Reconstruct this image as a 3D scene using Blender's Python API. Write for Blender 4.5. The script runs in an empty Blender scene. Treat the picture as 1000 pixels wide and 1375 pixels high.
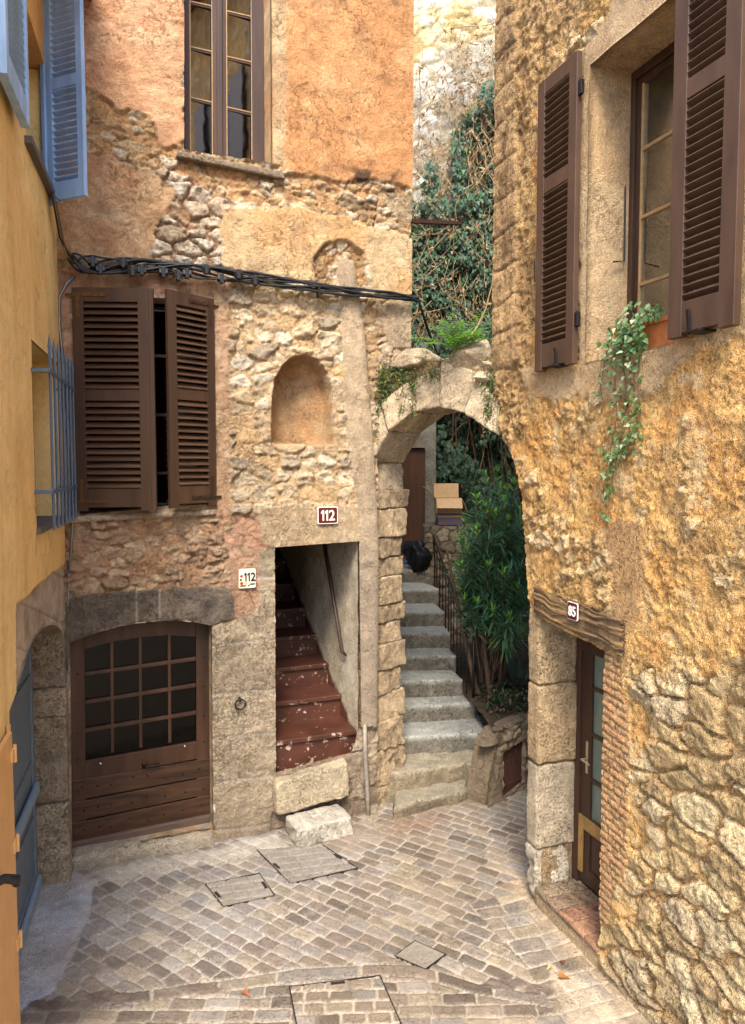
import bpy, math, random
import numpy as np
from mathutils import Vector, Matrix
R = math.radians
rnd = random.Random(7)
scene = bpy.context.scene
col = scene.collection

# ------------------------------------------------------------------ camera model (photo 1000 x 1375 units)
CAM = np.array([0.0, 0.0, 3.3]); PITCH = R(3.5); FOC = 1000.0
cp, sp = math.cos(PITCH), math.sin(PITCH)
FW = np.array([0, cp, -sp]); UPV = np.array([0, sp, cp]); RT = np.array([1.0, 0, 0])
def ray(px, py):
    return FW + RT * ((px - 500) / FOC) + UPV * ((687.5 - py) / FOC)
def proj(x, y, z):
    dx, dy, dz = x - CAM[0], y - CAM[1], z - CAM[2]
    d = dy * cp - dz * sp
    d = np.maximum(d, 1e-3)
    return 500 + FOC * dx / d, 687.5 - FOC * (dy * sp + dz * cp) / d
def ground_at(px, py, z=0.0):
    r = ray(px, py); t = (z - CAM[2]) / r[2]
    return Vector(CAM + r * t)
def at_depth(px, py, Y):
    r = ray(px, py); return Vector(CAM + r * (Y / r[1]))
def at_height_px(px, z, Y):
    # point at world z and Y whose column is px
    d = Y * cp - (z - 3.3) * sp
    return Vector(((px - 500) / FOC * d, Y, z))

class Plane:
    def __init__(s, p, d, flip=False):
        s.p = np.array([p[0], p[1], 0.0]); l = math.hypot(*d)
        s.d = np.array([d[0] / l, d[1] / l, 0.0])
        n = np.array([s.d[1], -s.d[0], 0.0])
        s.n = -n if flip else n
    def at(s, px, py, off=0.0):
        r = ray(px, py); p0 = s.p + s.n * off
        t = np.dot(p0 - CAM, s.n) / np.dot(r, s.n)
        return CAM + r * t
    def uz(s, px, py, off=0.0):
        q = s.at(px, py, off); return float(np.dot(q - s.p, s.d)), float(q[2])
    def pt(s, u, z, off=0.0):
        q = s.p + s.d * u + s.n * off
        return Vector((q[0], q[1], z))
    def arr(s, U, Z, H):
        P = s.p[None, :] + U[:, None] * s.d[None, :] + H[:, None] * s.n[None, :]
        P[:, 2] += Z
        return P
    def px(s, U, Z):
        x = s.p[0] + U * s.d[0]; y = s.p[1] + U * s.d[1]
        return proj(x, y, Z)

F = Plane((-0.85, 6.61), (math.cos(R(22)), math.sin(R(22))))            # front of the middle house
RW = Plane((1.24, 5.45), (0.35, -1.0), flip=False)                      # right house, u grows towards the camera
LW = Plane((-2.47, 5.955), (0.271, -1.0), flip=True)                    # left house
if np.dot(F.n, [0, -1, 0]) < 0: F.n = -F.n
if RW.n[0] > 0: RW.n = -RW.n
if LW.n[0] < 0: LW.n = -LW.n
AR = Plane((0.035, 7.0), (0.73, -0.68))                                  # front of the arch
if AR.n[1] > 0: AR.n = -AR.n
JB = Plane((0.035, 7.0), (-AR.n[0], -AR.n[1]))                           # left jamb of the arch
if JB.n[0] < 0: JB.n = -JB.n

# ------------------------------------------------------------------ colour and noise
def lin(c):
    c = c / 255.0
    return c / 12.92 if c <= 0.04045 else ((c + 0.055) / 1.055) ** 2.4
ALB = 0.80; CHROMA = 0.93      # pigments are duller than they look under the warm light bounced between the fronts
def S(r, g, b, k=None):
    k = ALB if k is None else k
    c = np.array([lin(r) * k, lin(g) * k, lin(b) * k])
    if r > b * 1.05: l = float(c @ np.array([.3, .55, .15])); c = l + (c - l) * CHROMA
    return c
_T = {}
def tab(seed):
    if seed not in _T: _T[seed] = np.random.RandomState(seed).rand(256, 256)
    return _T[seed]
def vn(x, y, seed=0):
    T = tab(seed); xi = np.floor(x).astype(int); yi = np.floor(y).astype(int)
    fx = x - xi; fy = y - yi; fx = fx * fx * (3 - 2 * fx); fy = fy * fy * (3 - 2 * fy)
    a = T[xi & 255, yi & 255]; b = T[(xi + 1) & 255, yi & 255]; c = T[xi & 255, (yi + 1) & 255]; d = T[(xi + 1) & 255, (yi + 1) & 255]
    return (a * (1 - fx) + b * fx) * (1 - fy) + (c * (1 - fx) + d * fx) * fy
def fbm(x, y, seed=0, o=4, g=0.5):
    s = 0; a = 1; t = 0
    for i in range(o):
        s = s + a * (vn(x * 2 ** i + 17.3 * i, y * 2 ** i + 5.1 * i, seed + i) * 2 - 1); t += a; a *= g
    return s / t
def ridged(x, y, seed=0, o=4):
    s = 0; a = 1; t = 0
    for i in range(o):
        s = s + a * (1 - 2 * np.abs(vn(x * 2 ** i + 9.1 * i, y * 2 ** i + 3.7 * i, seed + i) - 0.5) * 2); t += a; a *= .55
    return s / t
def voro(x, y, seed=0, jit=0.85):
    TX, TY, TI = tab(seed + 100), tab(seed + 101), tab(seed + 102)
    xi = np.floor(x).astype(int); yi = np.floor(y).astype(int)
    f1 = np.full(x.shape, 9.0); f2 = np.full(x.shape, 9.0); cid = np.zeros(x.shape); rx = np.zeros(x.shape); ry = np.zeros(x.shape)
    for i in (-1, 0, 1):
        for j in (-1, 0, 1):
            cx, cy = xi + i, yi + j
            ox = cx + 0.5 + (TX[cx & 255, cy & 255] - .5) * jit; oy = cy + 0.5 + (TY[cx & 255, cy & 255] - .5) * jit
            d = np.hypot(x - ox, y - oy); m = d < f1
            f2 = np.where(m, f1, np.minimum(f2, d)); rx = np.where(m, x - ox, rx); ry = np.where(m, y - oy, ry)
            cid = np.where(m, TI[cx & 255, cy & 255], cid); f1 = np.where(m, d, f1)
    return f1, f2, cid, rx, ry
def ss(a, b, x):
    t = np.clip((x - a) / (b - a), 0, 1); return t * t * (3 - 2 * t)
def inpoly(x, y, poly):
    c = np.zeros(x.shape, bool); n = len(poly)
    for i in range(n):
        x0, y0 = poly[i]; x1, y1 = poly[(i + 1) % n]
        if y0 == y1: continue
        m = ((y0 > y) != (y1 > y)) & (x < (x1 - x0) * (y - y0) / (y1 - y0) + x0)
        c ^= m
    return c
def pdist(x, y, poly, closed=True):
    best = np.full(x.shape, 1e9); n = len(poly); bx = np.zeros(x.shape); by = np.zeros(x.shape)
    for i in range(n if closed else n - 1):
        x0, y0 = poly[i]; x1, y1 = poly[(i + 1) % n]; dx, dy = x1 - x0, y1 - y0
        t = np.clip(((x - x0) * dx + (y - y0) * dy) / max(dx * dx + dy * dy, 1e-12), 0, 1)
        qx, qy = x0 + t * dx, y0 + t * dy; d = np.hypot(x - qx, y - qy); m = d < best
        best = np.where(m, d, best); bx = np.where(m, qx, bx); by = np.where(m, qy, by)
    return best, bx, by
def sd(x, y, poly):
    d = pdist(x, y, poly)[0]; return np.where(inpoly(x, y, poly), d, -d)
def mix(a, b, m):
    return a * (1 - m)[:, None] + b * m[:, None]

# ------------------------------------------------------------------ materials
MATS = {}
def new_mat(name):
    m = bpy.data.materials.new(name); m.use_nodes = True; nt = m.node_tree
    return m, nt, nt.nodes, nt.links, nt.nodes['Principled BSDF']
def masonry(name, scale=60.0, bump=0.35, rough=0.92, var=0.25, dist=0.01, spec=0.25, fine=260.0, pits=0.0, crk=0.0, speck=0.0):
    m, nt, N, L, b = new_mat(name)
    a = N.new('ShaderNodeAttribute'); a.attribute_name = 'Col'
    tc = N.new('ShaderNodeTexCoord')
    n1 = N.new('ShaderNodeTexNoise'); n1.inputs['Scale'].default_value = scale; n1.inputs['Detail'].default_value = 9; n1.inputs['Roughness'].default_value = 0.62
    n2 = N.new('ShaderNodeTexNoise'); n2.inputs['Scale'].default_value = scale * 0.22; n2.inputs['Detail'].default_value = 5
    n3 = N.new('ShaderNodeTexNoise'); n3.inputs['Scale'].default_value = fine; n3.inputs['Detail'].default_value = 3
    for n in (n1, n2, n3): L.new(tc.outputs['Object'], n.inputs['Vector'])
    ad = N.new('ShaderNodeMath'); ad.operation = 'ADD'; L.new(n1.outputs['Fac'], ad.inputs[0]); L.new(n3.outputs['Fac'], ad.inputs[1])
    mr = N.new('ShaderNodeMapRange'); mr.inputs[1].default_value = 0.65; mr.inputs[2].default_value = 1.35; mr.inputs[3].default_value = 1 - var; mr.inputs[4].default_value = 1 + var
    L.new(ad.outputs[0], mr.inputs[0])
    mr2 = N.new('ShaderNodeMapRange'); mr2.inputs[1].default_value = 0.3; mr2.inputs[2].default_value = 0.7; mr2.inputs[3].default_value = 1 - var * .5; mr2.inputs[4].default_value = 1 + var * .5
    L.new(n2.outputs['Fac'], mr2.inputs[0])
    mm = N.new('ShaderNodeMath'); mm.operation = 'MULTIPLY'; L.new(mr.outputs[0], mm.inputs[0]); L.new(mr2.outputs[0], mm.inputs[1])
    last = mm.outputs[0]; hgt = ad.outputs[0]
    def band(src, lo, hi, t0, t1):
        r_ = N.new('ShaderNodeMapRange'); r_.inputs[1].default_value = lo; r_.inputs[2].default_value = hi; r_.inputs[3].default_value = t0; r_.inputs[4].default_value = t1; L.new(src, r_.inputs[0]); return r_.outputs[0]
    def op(kind, x, y):
        q = N.new('ShaderNodeMath'); q.operation = kind
        for i_, v in enumerate((x, y)):
            if isinstance(v, (int, float)): q.inputs[i_].default_value = v
            elif v is not None: L.new(v, q.inputs[i_])
        return q.outputs[0]
    def noise(sc, det=4, ro=.6, stretch=None):
        q = N.new('ShaderNodeTexNoise'); q.inputs['Scale'].default_value = sc; q.inputs['Detail'].default_value = det; q.inputs['Roughness'].default_value = ro; L.new(tc.outputs['Object'], q.inputs['Vector']); return q.outputs['Fac']
    zone = op('MULTIPLY', band(noise(2.3, 3), .40, .60, .25, 1.0), a.outputs['Alpha'])
    if pits:
        p_ = band(noise(scale * 1.05, 3, .7), .56, .64, 0, 1); last = op('MULTIPLY', last, op('SUBTRACT', 1.0, op('MULTIPLY', op('MULTIPLY', p_, zone), pits))); hgt = op('SUBTRACT', hgt, op('MULTIPLY', op('MULTIPLY', p_, zone), 1.1))
    if speck:
        p_ = band(noise(scale * .8 + 11, 4, .75), .55, .66, 0, 1); last = op('MULTIPLY', last, op('ADD', 1.0, op('MULTIPLY', op('MULTIPLY', p_, a.outputs['Alpha']), speck)))
    if crk:
        w_ = op('ABSOLUTE', op('SUBTRACT', noise(scale * .16, 6, .62), .5), None); p_ = band(w_, .0, .010, 1, 0); z2 = band(noise(1.7, 2), .48, .58, 0, 1)
        last = op('MULTIPLY', last, op('SUBTRACT', 1.0, op('MULTIPLY', op('MULTIPLY', p_, z2), crk))); hgt = op('SUBTRACT', hgt, op('MULTIPLY', op('MULTIPLY', p_, z2), .8))
    vm = N.new('ShaderNodeVectorMath'); vm.operation = 'SCALE'; L.new(a.outputs['Color'], vm.inputs[0]); L.new(last, vm.inputs['Scale'])
    L.new(vm.outputs[0], b.inputs['Base Color'])
    bp = N.new('ShaderNodeBump'); bp.inputs['Strength'].default_value = bump; bp.inputs['Distance'].default_value = dist
    L.new(hgt, bp.inputs['Height']); L.new(bp.outputs[0], b.inputs['Normal'])
    b.inputs['Roughness'].default_value = rough; b.inputs['Specular IOR Level'].default_value = spec
    MATS[name] = m; return m
def plain(name, c, rough=0.6, metal=0.0, var=0.12, scale=30.0, bump=0.1, stretch=None, spec=0.4, dist=0.004, c2=None):
    m, nt, N, L, b = new_mat(name)
    tc = N.new('ShaderNodeTexCoord'); mp = N.new('ShaderNodeMapping'); L.new(tc.outputs['Object'], mp.inputs[0])
    if stretch: mp.inputs['Scale'].default_value = stretch
    n1 = N.new('ShaderNodeTexNoise'); n1.inputs['Scale'].default_value = scale; n1.inputs['Detail'].default_value = 8; n1.inputs['Roughness'].default_value = .65
    L.new(mp.outputs[0], n1.inputs['Vector'])
    cr = N.new('ShaderNodeMixRGB')
    c = np.array(c); lo = c * (1 - var * 1.6) if c2 is None else np.array(c2); hi = np.minimum(c * (1 + var * 1.6), 1)
    cr.inputs[1].default_value = (*lo, 1); cr.inputs[2].default_value = (*hi, 1)
    mr = N.new('ShaderNodeMapRange'); mr.inputs[1].default_value = .32; mr.inputs[2].default_value = .68; L.new(n1.outputs['Fac'], mr.inputs[0]); L.new(mr.outputs[0], cr.inputs[0])
    L.new(cr.outputs[0], b.inputs['Base Color'])
    if bump:
        bp = N.new('ShaderNodeBump'); bp.inputs['Strength'].default_value = bump; bp.inputs['Distance'].default_value = dist
        L.new(n1.outputs['Fac'], bp.inputs['Height']); L.new(bp.outputs[0], b.inputs['Normal'])
    b.inputs['Roughness'].default_value = rough; b.inputs['Metallic'].default_value = metal; b.inputs['Specular IOR Level'].default_value = spec
    MATS[name] = m; return m
def glass(name, tint=(0.9, 0.92, 0.9), refl=0.14, gl=1.0):
    m = bpy.data.materials.new(name); m.use_nodes = True; N = m.node_tree.nodes; L = m.node_tree.links
    N.clear(); out = N.new('ShaderNodeOutputMaterial'); t = N.new('ShaderNodeBsdfTransparent'); t.inputs[0].default_value = (*tint, 1)
    g = N.new('ShaderNodeBsdfGlossy'); g.inputs['Roughness'].default_value = 0.03; g.inputs[0].default_value = (gl, gl, gl, 1); mx = N.new('ShaderNodeMixShader')
    fr = N.new('ShaderNodeFresnel'); fr.inputs['IOR'].default_value = 1.5
    ad = N.new('ShaderNodeMath'); ad.operation = 'ADD'; ad.inputs[1].default_value = refl; L.new(fr.outputs[0], ad.inputs[0])
    nz = N.new('ShaderNodeTexNoise'); nz.inputs['Scale'].default_value = 3.0; bp = N.new('ShaderNodeBump'); bp.inputs['Strength'].default_value = .08; bp.inputs['Distance'].default_value = .02
    tc = N.new('ShaderNodeTexCoord'); L.new(tc.outputs['Object'], nz.inputs['Vector']); L.new(nz.outputs['Fac'], bp.inputs['Height']); L.new(bp.outputs[0], g.inputs['Normal'])
    L.new(ad.outputs[0], mx.inputs[0]); L.new(t.outputs[0], mx.inputs[1]); L.new(g.outputs[0], mx.inputs[2]); L.new(mx.outputs[0], out.inputs[0])
    MATS[name] = m; return m
def leaf_mat(name):
    m, nt, N, L, b = new_mat(name)
    a = N.new('ShaderNodeAttribute'); a.attribute_name = 'Col'; L.new(a.outputs['Color'], b.inputs['Base Color'])
    b.inputs['Roughness'].default_value = 0.5; b.inputs['Specular IOR Level'].default_value = 0.35
    tr = N.new('ShaderNodeBsdfTranslucent'); mx = N.new('ShaderNodeMixShader'); mx.inputs[0].default_value = .25
    L.new(a.outputs['Color'], tr.inputs[0]); L.new(b.outputs[0], mx.inputs[1]); L.new(tr.outputs[0], mx.inputs[2])
    L.new(mx.outputs[0], N['Material Output'].inputs[0]); MATS[name] = m; return m
masonry('stonework', 44, 1.0, var=.34, dist=.020, fine=150, pits=.38, crk=.40, speck=.42)
masonry('render_rough', 40, 1.0, var=.34, dist=.024, fine=140, pits=.42, crk=.3, speck=.45)
masonry('limewash', 14, .25, var=.12, dist=.01, fine=120, pits=.10, crk=.25, speck=.08)
masonry('paving', 60, .8, rough=.8, var=.26, dist=.008, spec=.35, fine=160, pits=.4, speck=.25)
masonry('painted', 25, .1, rough=.55, var=.10, dist=.004)
masonry('dressed', 50, 1.0, var=.34, dist=.018, fine=150, pits=.40, crk=.3, speck=.35)
masonry('woodgrain', 30, .2, rough=.6, var=.2, dist=.004)
leaf_mat('leaf')

# ------------------------------------------------------------------ objects
def wl(o):
    v = Vector((0, 0, 0))
    while o is not None: v = v + Vector(o.location); o = o.parent
    return v
def tag(o, label=None, cat=None, group=None, kind=None):
    if label: o['label'] = label
    if cat: o['category'] = cat
    if group: o['group'] = group
    if kind: o['kind'] = kind
    return o
def thing(name, loc, label, cat, group=None):
    o = bpy.data.objects.new(name, None); o.empty_display_size = .1; col.objects.link(o); o.location = loc
    return tag(o, label, cat, group)
def mesh_np(name, V, Fq, mat, parent=None, C=None, smooth=True):
    V = np.asarray(V, float)
    if parent is not None: V = V - np.array(wl(parent))[None, :]
    me = bpy.data.meshes.new(name); n = len(V); me.vertices.add(n); me.vertices.foreach_set('co', V.astype(np.float32).ravel())
    Fq = np.asarray(Fq, np.int32); k = Fq.shape[1]
    me.loops.add(Fq.size); me.loops.foreach_set('vertex_index', Fq.ravel())
    me.polygons.add(len(Fq)); me.polygons.foreach_set('loop_start', np.arange(0, Fq.size, k, dtype=np.int32))
    try: me.polygons.foreach_set('loop_total', np.full(len(Fq), k, np.int32))
    except Exception: pass
    me.polygons.foreach_set('use_smooth', np.full(len(Fq), smooth, bool))
    me.update(calc_edges=True); me.validate()
    if C is not None:
        at = me.color_attributes.new('Col', 'FLOAT_COLOR', 'POINT')
        C = np.asarray(C); C4 = np.ones((n, 4), np.float32); C4[:, :3] = np.clip(C[:, :3], 0.002, 0.95)
        if C.shape[1] == 4: C4[:, 3] = C[:, 3]
        at.data.foreach_set('color', C4.ravel())
    o = bpy.data.objects.new(name, me); col.objects.link(o); me.materials.append(MATS[mat]); o.parent = parent
    return o
COARSE = [None]      # a field may leave here how coarse each spot is (1 rough ... 0 smooth)
def sheet(name, pl, outline, holes, res, field, mat, parent=None, reveal=None, uzr=None, in_uz=False):
    """dense wall mesh: outline and holes are polygons on the plane; reveal = list of depths per hole"""
    cv = (lambda P: [tuple(p) for p in P]) if in_uz else (lambda P: [pl.uz(*p) for p in P])
    O = cv(outline); H = [cv(h) for h in holes]
    ou = [p[0] for p in O]; oz = [p[1] for p in O]
    us = np.arange(min(ou), max(ou) + res, res); zs = np.arange(min(oz), max(oz) + res, res)
    U, Z = np.meshgrid(us, zs, indexing='ij'); nu, nz = U.shape; U = U.ravel(); Z = Z.ravel()
    ci, cj = np.meshgrid(np.arange(nu - 1), np.arange(nz - 1), indexing='ij'); ci = ci.ravel(); cj = cj.ravel()
    cu = us[ci] + res / 2; cz = zs[cj] + res / 2
    keep = inpoly(cu, cz, O)
    for h in H: keep &= ~inpoly(cu, cz, h)
    ci, cj = ci[keep], cj[keep]
    a = ci * nz + cj; Q = np.stack([a, a + nz, a + nz + 1, a + 1], 1)
    cnt = np.bincount(Q.ravel(), minlength=nu * nz)
    bd = (cnt > 0) & (cnt < 4); idx = np.nonzero(bd)[0]
    tagh = np.full(nu * nz, -2)
    bu, bz = U[idx].copy(), Z[idx].copy(); best = np.full(len(idx), 1e9); nu_, nz_ = bu.copy(), bz.copy(); tg = np.full(len(idx), -1)
    for k, P in enumerate([O] + H):
        d, qx, qy = pdist(bu, bz, P); m = d < best
        best = np.where(m, d, best); nu_ = np.where(m, qx, nu_); nz_ = np.where(m, qy, nz_); tg = np.where(m, k - 1, tg)
    okm = best < res * 1.2
    U[idx] = np.where(okm, nu_, bu); Z[idx] = np.where(okm, nz_, bz); tagh[idx] = tg
    PX, PY = pl.px(U, Z)
    COARSE[0] = None; h, C = field(PX, PY, U, Z); C = np.concatenate([C, (np.ones(len(h)) if COARSE[0] is None else COARSE[0])[:, None]], 1)
    V = pl.arr(U, Z, h)
    used = cnt > 0; remap = -np.ones(nu * nz, int); remap[used] = np.arange(used.sum())
    V = V[used]; C = C[used]; Qn = remap[Q]; tn = tagh[used]; Uu, Zu = U[used], Z[used]
    if reveal:
        E = np.concatenate([Qn[:, [0, 1]], Qn[:, [1, 2]], Qn[:, [2, 3]], Qn[:, [3, 0]]])
        key = np.sort(E, 1); key = key[:, 0].astype(np.int64) * (len(V) + 1) + key[:, 1]
        uq, inv, c = np.unique(key, return_inverse=True, return_counts=True)
        B = E[c[inv] == 1]
        for hi, dep in enumerate(reveal):
            if not dep: continue
            Bh = B[(tn[B[:, 0]] == hi) & (tn[B[:, 1]] == hi)]
            if not len(Bh): continue
            vs = np.unique(Bh); steps = max(2, int(dep / 0.03)); prev = {}
            m0 = {v: v for v in vs}
            lastidx = {v: v for v in vs}
            base = V[vs]
            for s in range(1, steps + 1):
                t = s / steps
                nz3 = fbm(Uu[vs] * 14 + s * .5, Zu[vs] * 14, 31, 3) * 0.005
                P2 = pl.arr(Uu[vs], Zu[vs], np.full(len(vs), -dep * t))
                P2 = P2 * 1.0; P2 += pl.n[None, :] * nz3[:, None]
                if s == 1: P2 = P2 * .5 + (base - pl.n[None, :] * dep * t) * .5
                st = len(V); V = np.concatenate([V, P2]); C = np.concatenate([C, C[vs]]); 
                newi = {v: st + i for i, v in enumerate(vs)}
                q = np.array([[lastidx[x], lastidx[y], newi[y], newi[x]] for x, y in Bh])
                Qn = np.concatenate([Qn, q]); lastidx = newi
    return mesh_np(name, V, Qn, mat, parent, C)
class MB:
    def __init__(s): s.v = []; s.f = []
    def add(s, vs, fs):
        b = len(s.v); s.v += [Vector(v) for v in vs]; s.f += [tuple(b + i for i in f) for f in fs]
    def slab(s, pl, pts, front, back, off=None):
        """polygon seen at photo points, lying on the plane at offset front, running back to offset back"""
        o = front if off is None else off
        uz = [pl.uz(x, y, o) for x, y in pts]; n = len(uz)
        A = [pl.pt(u, z, front) for u, z in uz]; B = [pl.pt(u, z, back) for u, z in uz]
        s.add(A + B, [tuple(range(n))[::-1], tuple(range(n, 2 * n))] + [(i, (i + 1) % n, n + (i + 1) % n, n + i) for i in range(n)])
    def uzslab(s, pl, uz, front, back):
        n = len(uz); A = [pl.pt(u, z, front) for u, z in uz]; B = [pl.pt(u, z, back) for u, z in uz]
        s.add(A + B, [tuple(range(n))[::-1], tuple(range(n, 2 * n))] + [(i, (i + 1) % n, n + (i + 1) % n, n + i) for i in range(n)])
    def lbox(s, fr, a0, a1, z0, z1, n0, n1, tilt=0.0):
        """box in a local frame fr = (origin, a, up, n)"""
        o, a, u, n = fr; cz = (z0 + z1) / 2; cn = (n0 + n1) / 2; c, t = math.cos(tilt), math.sin(tilt); vs = []
        for x in (a0, a1):
            for z in (z0, z1):
                for q in (n0, n1):
                    dz, dn = z - cz, q - cn
                    vs.append(o + a * x + u * (cz + dz * c - dn * t) + n * (cn + dz * t + dn * c))
        s.add(vs, [(0, 1, 3, 2), (4, 6, 7, 5), (0, 4, 5, 1), (2, 3, 7, 6), (0, 2, 6, 4), (1, 5, 7, 3)])
    def box(s, x0, x1, y0, y1, z0, z1):
        s.lbox((Vector((0, 0, 0)), Vector((1, 0, 0)), Vector((0, 0, 1)), Vector((0, 1, 0))), x0, x1, z0, z1, y0, y1)
    def tube(s, pts, r, seg=8, cap=True):
        pts = [Vector(p) for p in pts]; n = len(pts); rs = r if isinstance(r, (list, tuple)) else [r] * n
        b = len(s.v); prev = None
        for i, p in enumerate(pts):
            t = (pts[min(i + 1, n - 1)] - pts[max(i - 1, 0)]).normalized()
            if prev is None: prev = t.orthogonal().normalized()
            x = (prev - t * prev.dot(t)); x = x.normalized() if x.length > 1e-6 else t.orthogonal().normalized(); prev = x; y = t.cross(x)
            for k in range(seg):
                a = 2 * math.pi * k / seg; s.v.append(p + (x * math.cos(a) + y * math.sin(a)) * rs[i])
        for i in range(n - 1):
            for k in range(seg):
                k2 = (k + 1) % seg; s.f.append((b + i * seg + k, b + i * seg + k2, b + (i + 1) * seg + k2, b + (i + 1) * seg + k))
        if cap: s.f.append(tuple(b + k for k in range(seg))[::-1]); s.f.append(tuple(b + (n - 1) * seg + k for k in range(seg)))
    def ball(s, c, r, sc=(1, 1, 1), seg=10):
        c = Vector(c); b = len(s.v); rings = seg // 2 + 1
        for i in range(rings + 1):
            th = math.pi * i / rings
            for k in range(seg):
                ph = 2 * math.pi * k / seg
                s.v.append(c + Vector((r * sc[0] * math.sin(th) * math.cos(ph), r * sc[1] * math.sin(th) * math.sin(ph), r * sc[2] * math.cos(th))))
        for i in range(rings):
            for k in range(seg):
                k2 = (k + 1) % seg; s.f.append((b + i * seg + k, b + i * seg + k2, b + (i + 1) * seg + k2, b + (i + 1) * seg + k))
    def build(s, name, mat, parent=None, smooth=False, bevel=0.0, c=None):
        w = wl(parent) if parent is not None else Vector((0, 0, 0))
        me = bpy.data.meshes.new(name); me.from_pydata([v - w for v in s.v], [], s.f); me.update()
        if smooth: me.polygons.foreach_set('use_smooth', [True] * len(me.polygons))
        if c is not None:
            at = me.color_attributes.new('Col', 'FLOAT_COLOR', 'POINT'); a = np.ones((len(me.vertices), 4), np.float32)
            a[:, :3] = np.asarray(c)[None, :] if np.ndim(c) == 1 else np.asarray(c); at.data.foreach_set('color', a.ravel())
        me.materials.append(MATS[mat] if isinstance(mat, str) else mat)
        o = bpy.data.objects.new(name, me); col.objects.link(o); o.parent = parent
        if bevel:
            bv = o.modifiers.new('Bevel', 'BEVEL'); bv.width = bevel; bv.segments = 2; bv.limit_method = 'ANGLE'
        return o
def rough_block(name, corners8, mat, parent, c, div=10, amp=0.012, rnd_r=0.02, seed=0, freq=14, cvar=.12):
    """a dressed stone: a box of 8 corners (4 front, 4 back) subdivided, its edges worn round and its faces roughened"""
    A = np.array([list(v) for v in corners8]).reshape(2, 2, 2, 3)   # [front/back][bottom/top][left/right]
    size = [np.linalg.norm(A[1, 0, 0] - A[0, 0, 0]), np.linalg.norm(A[0, 1, 0] - A[0, 0, 0]), np.linalg.norm(A[0, 0, 1] - A[0, 0, 0])]
    nn = [max(2, int(s / max(size) * div) + 1) for s in size]
    idx = {}; V = []; Q = []
    def vid(i, j, k):
        key = (i, j, k)
        if key not in idx:
            idx[key] = len(V); V.append((i / nn[0], j / nn[1], k / nn[2]))
        return idx[key]
    for ax in range(3):
        o1, o2 = [a for a in range(3) if a != ax]
        for side in (0, nn[ax]):
            for p in range(nn[o1]):
                for q in range(nn[o2]):
                    c4 = []
                    for dp, dq in ((0, 0), (1, 0), (1, 1), (0, 1)):
                        t = [0, 0, 0]; t[ax] = side; t[o1] = p + dp; t[o2] = q + dq; c4.append(vid(*t))
                    flip = (side == 0) ^ (ax == 1)
                    Q.append(c4 if flip else c4[::-1])
    T = np.array(V)
    # rounding
    L = np.array(size); half = L / 2; Pm = (T - .5) * L; inner = np.maximum(half - rnd_r, half * .3); cl = np.clip(Pm, -inner, inner); d = Pm - cl
    ln = np.linalg.norm(d, axis=1); mx = np.abs(d).max(1); sc_ = np.where(ln > 1e-9, mx / np.maximum(ln, 1e-9), 1)
    Pm = cl + d * sc_[:, None]; T = Pm / L + .5
    def tri(t): 
        x, y, z = t[:, 0:1], t[:, 1:2], t[:, 2:3]
        return sum(A[a, b, c] * ((x if a else 1 - x) * (y if b else 1 - y) * (z if c else 1 - z)) for a in (0, 1) for b in (0, 1) for c in (0, 1))
    P = tri(T); cen = P.mean(0); D = P - cen; D /= np.maximum(np.linalg.norm(D, axis=1, keepdims=True), 1e-6)
    nz = fbm(P[:, 0] * freq + P[:, 1] * freq * .7 + seed * 7.7, P[:, 2] * freq + P[:, 1] * freq * .6 + seed * 3.3, 41, 4)
    nz2 = fbm(P[:, 0] * freq * .3 + seed, P[:, 2] * freq * .3 + P[:, 1] * 3, 44, 2)
    P = P + D * (nz * amp + nz2 * amp)[:, None]
    nz5 = fbm(P[:, 0] * 30 + P[:, 1] * 20, P[:, 2] * 30 + seed, 47, 4); C = np.asarray(c)[None, :] * (1 + cvar * nz + cvar * .8 * nz2 + cvar * 1.2 * nz5)[:, None]
    return mesh_np(name, P, np.array(Q), mat, parent, C)
def stone_blob(name, c, r, sc, mat, parent, colr, seed=0, amp=.18, sub=48, rot=0.0):
    """a natural stone: a rounded lump with flattened facets"""
    rs = np.random.RandomState(seed); n, m = sub, sub // 2
    th = np.linspace(0, math.pi, m + 1); ph = np.linspace(0, 2 * math.pi, n, endpoint=False)
    TH, PH = np.meshgrid(th, ph, indexing='ij'); D = np.stack([np.sin(TH) * np.cos(PH), np.sin(TH) * np.sin(PH), np.cos(TH)], -1).reshape(-1, 3)
    rad = np.full(len(D), 1.25)
    for k in range(11):
        nv = rs.randn(3); nv /= np.linalg.norm(nv); dd = rs.uniform(.72, .98); t = D @ nv
        rad = np.minimum(rad, np.where(t > .1, dd / np.maximum(t, .1), 9))
    rad += amp * .35 * fbm(D[:, 0] * 4 + seed, D[:, 1] * 4 + D[:, 2] * 3, 51, 4) + amp * .22 * (ridged(D[:, 0] * 7 + seed, D[:, 1] * 7 + D[:, 2] * 6, 53, 4) - .5)
    P = D * rad[:, None] * r * np.array(sc)[None, :]
    cr, sr = math.cos(rot), math.sin(rot); P = np.stack([P[:, 0] * cr - P[:, 1] * sr, P[:, 0] * sr + P[:, 1] * cr, P[:, 2]], 1) + np.array(c)[None, :]
    Q = [[i * n + k, (i + 1) * n + k, (i + 1) * n + (k + 1) % n, i * n + (k + 1) % n] for i in range(m) for k in range(n)]
    nz = fbm(D[:, 0] * 5 + seed, D[:, 2] * 5 + D[:, 1] * 4, 61, 4)
    C = np.asarray(colr)[None, :] * (1 + .45 * nz)[:, None]
    return mesh_np(name, P, np.array(Q), mat, parent, C)
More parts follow.
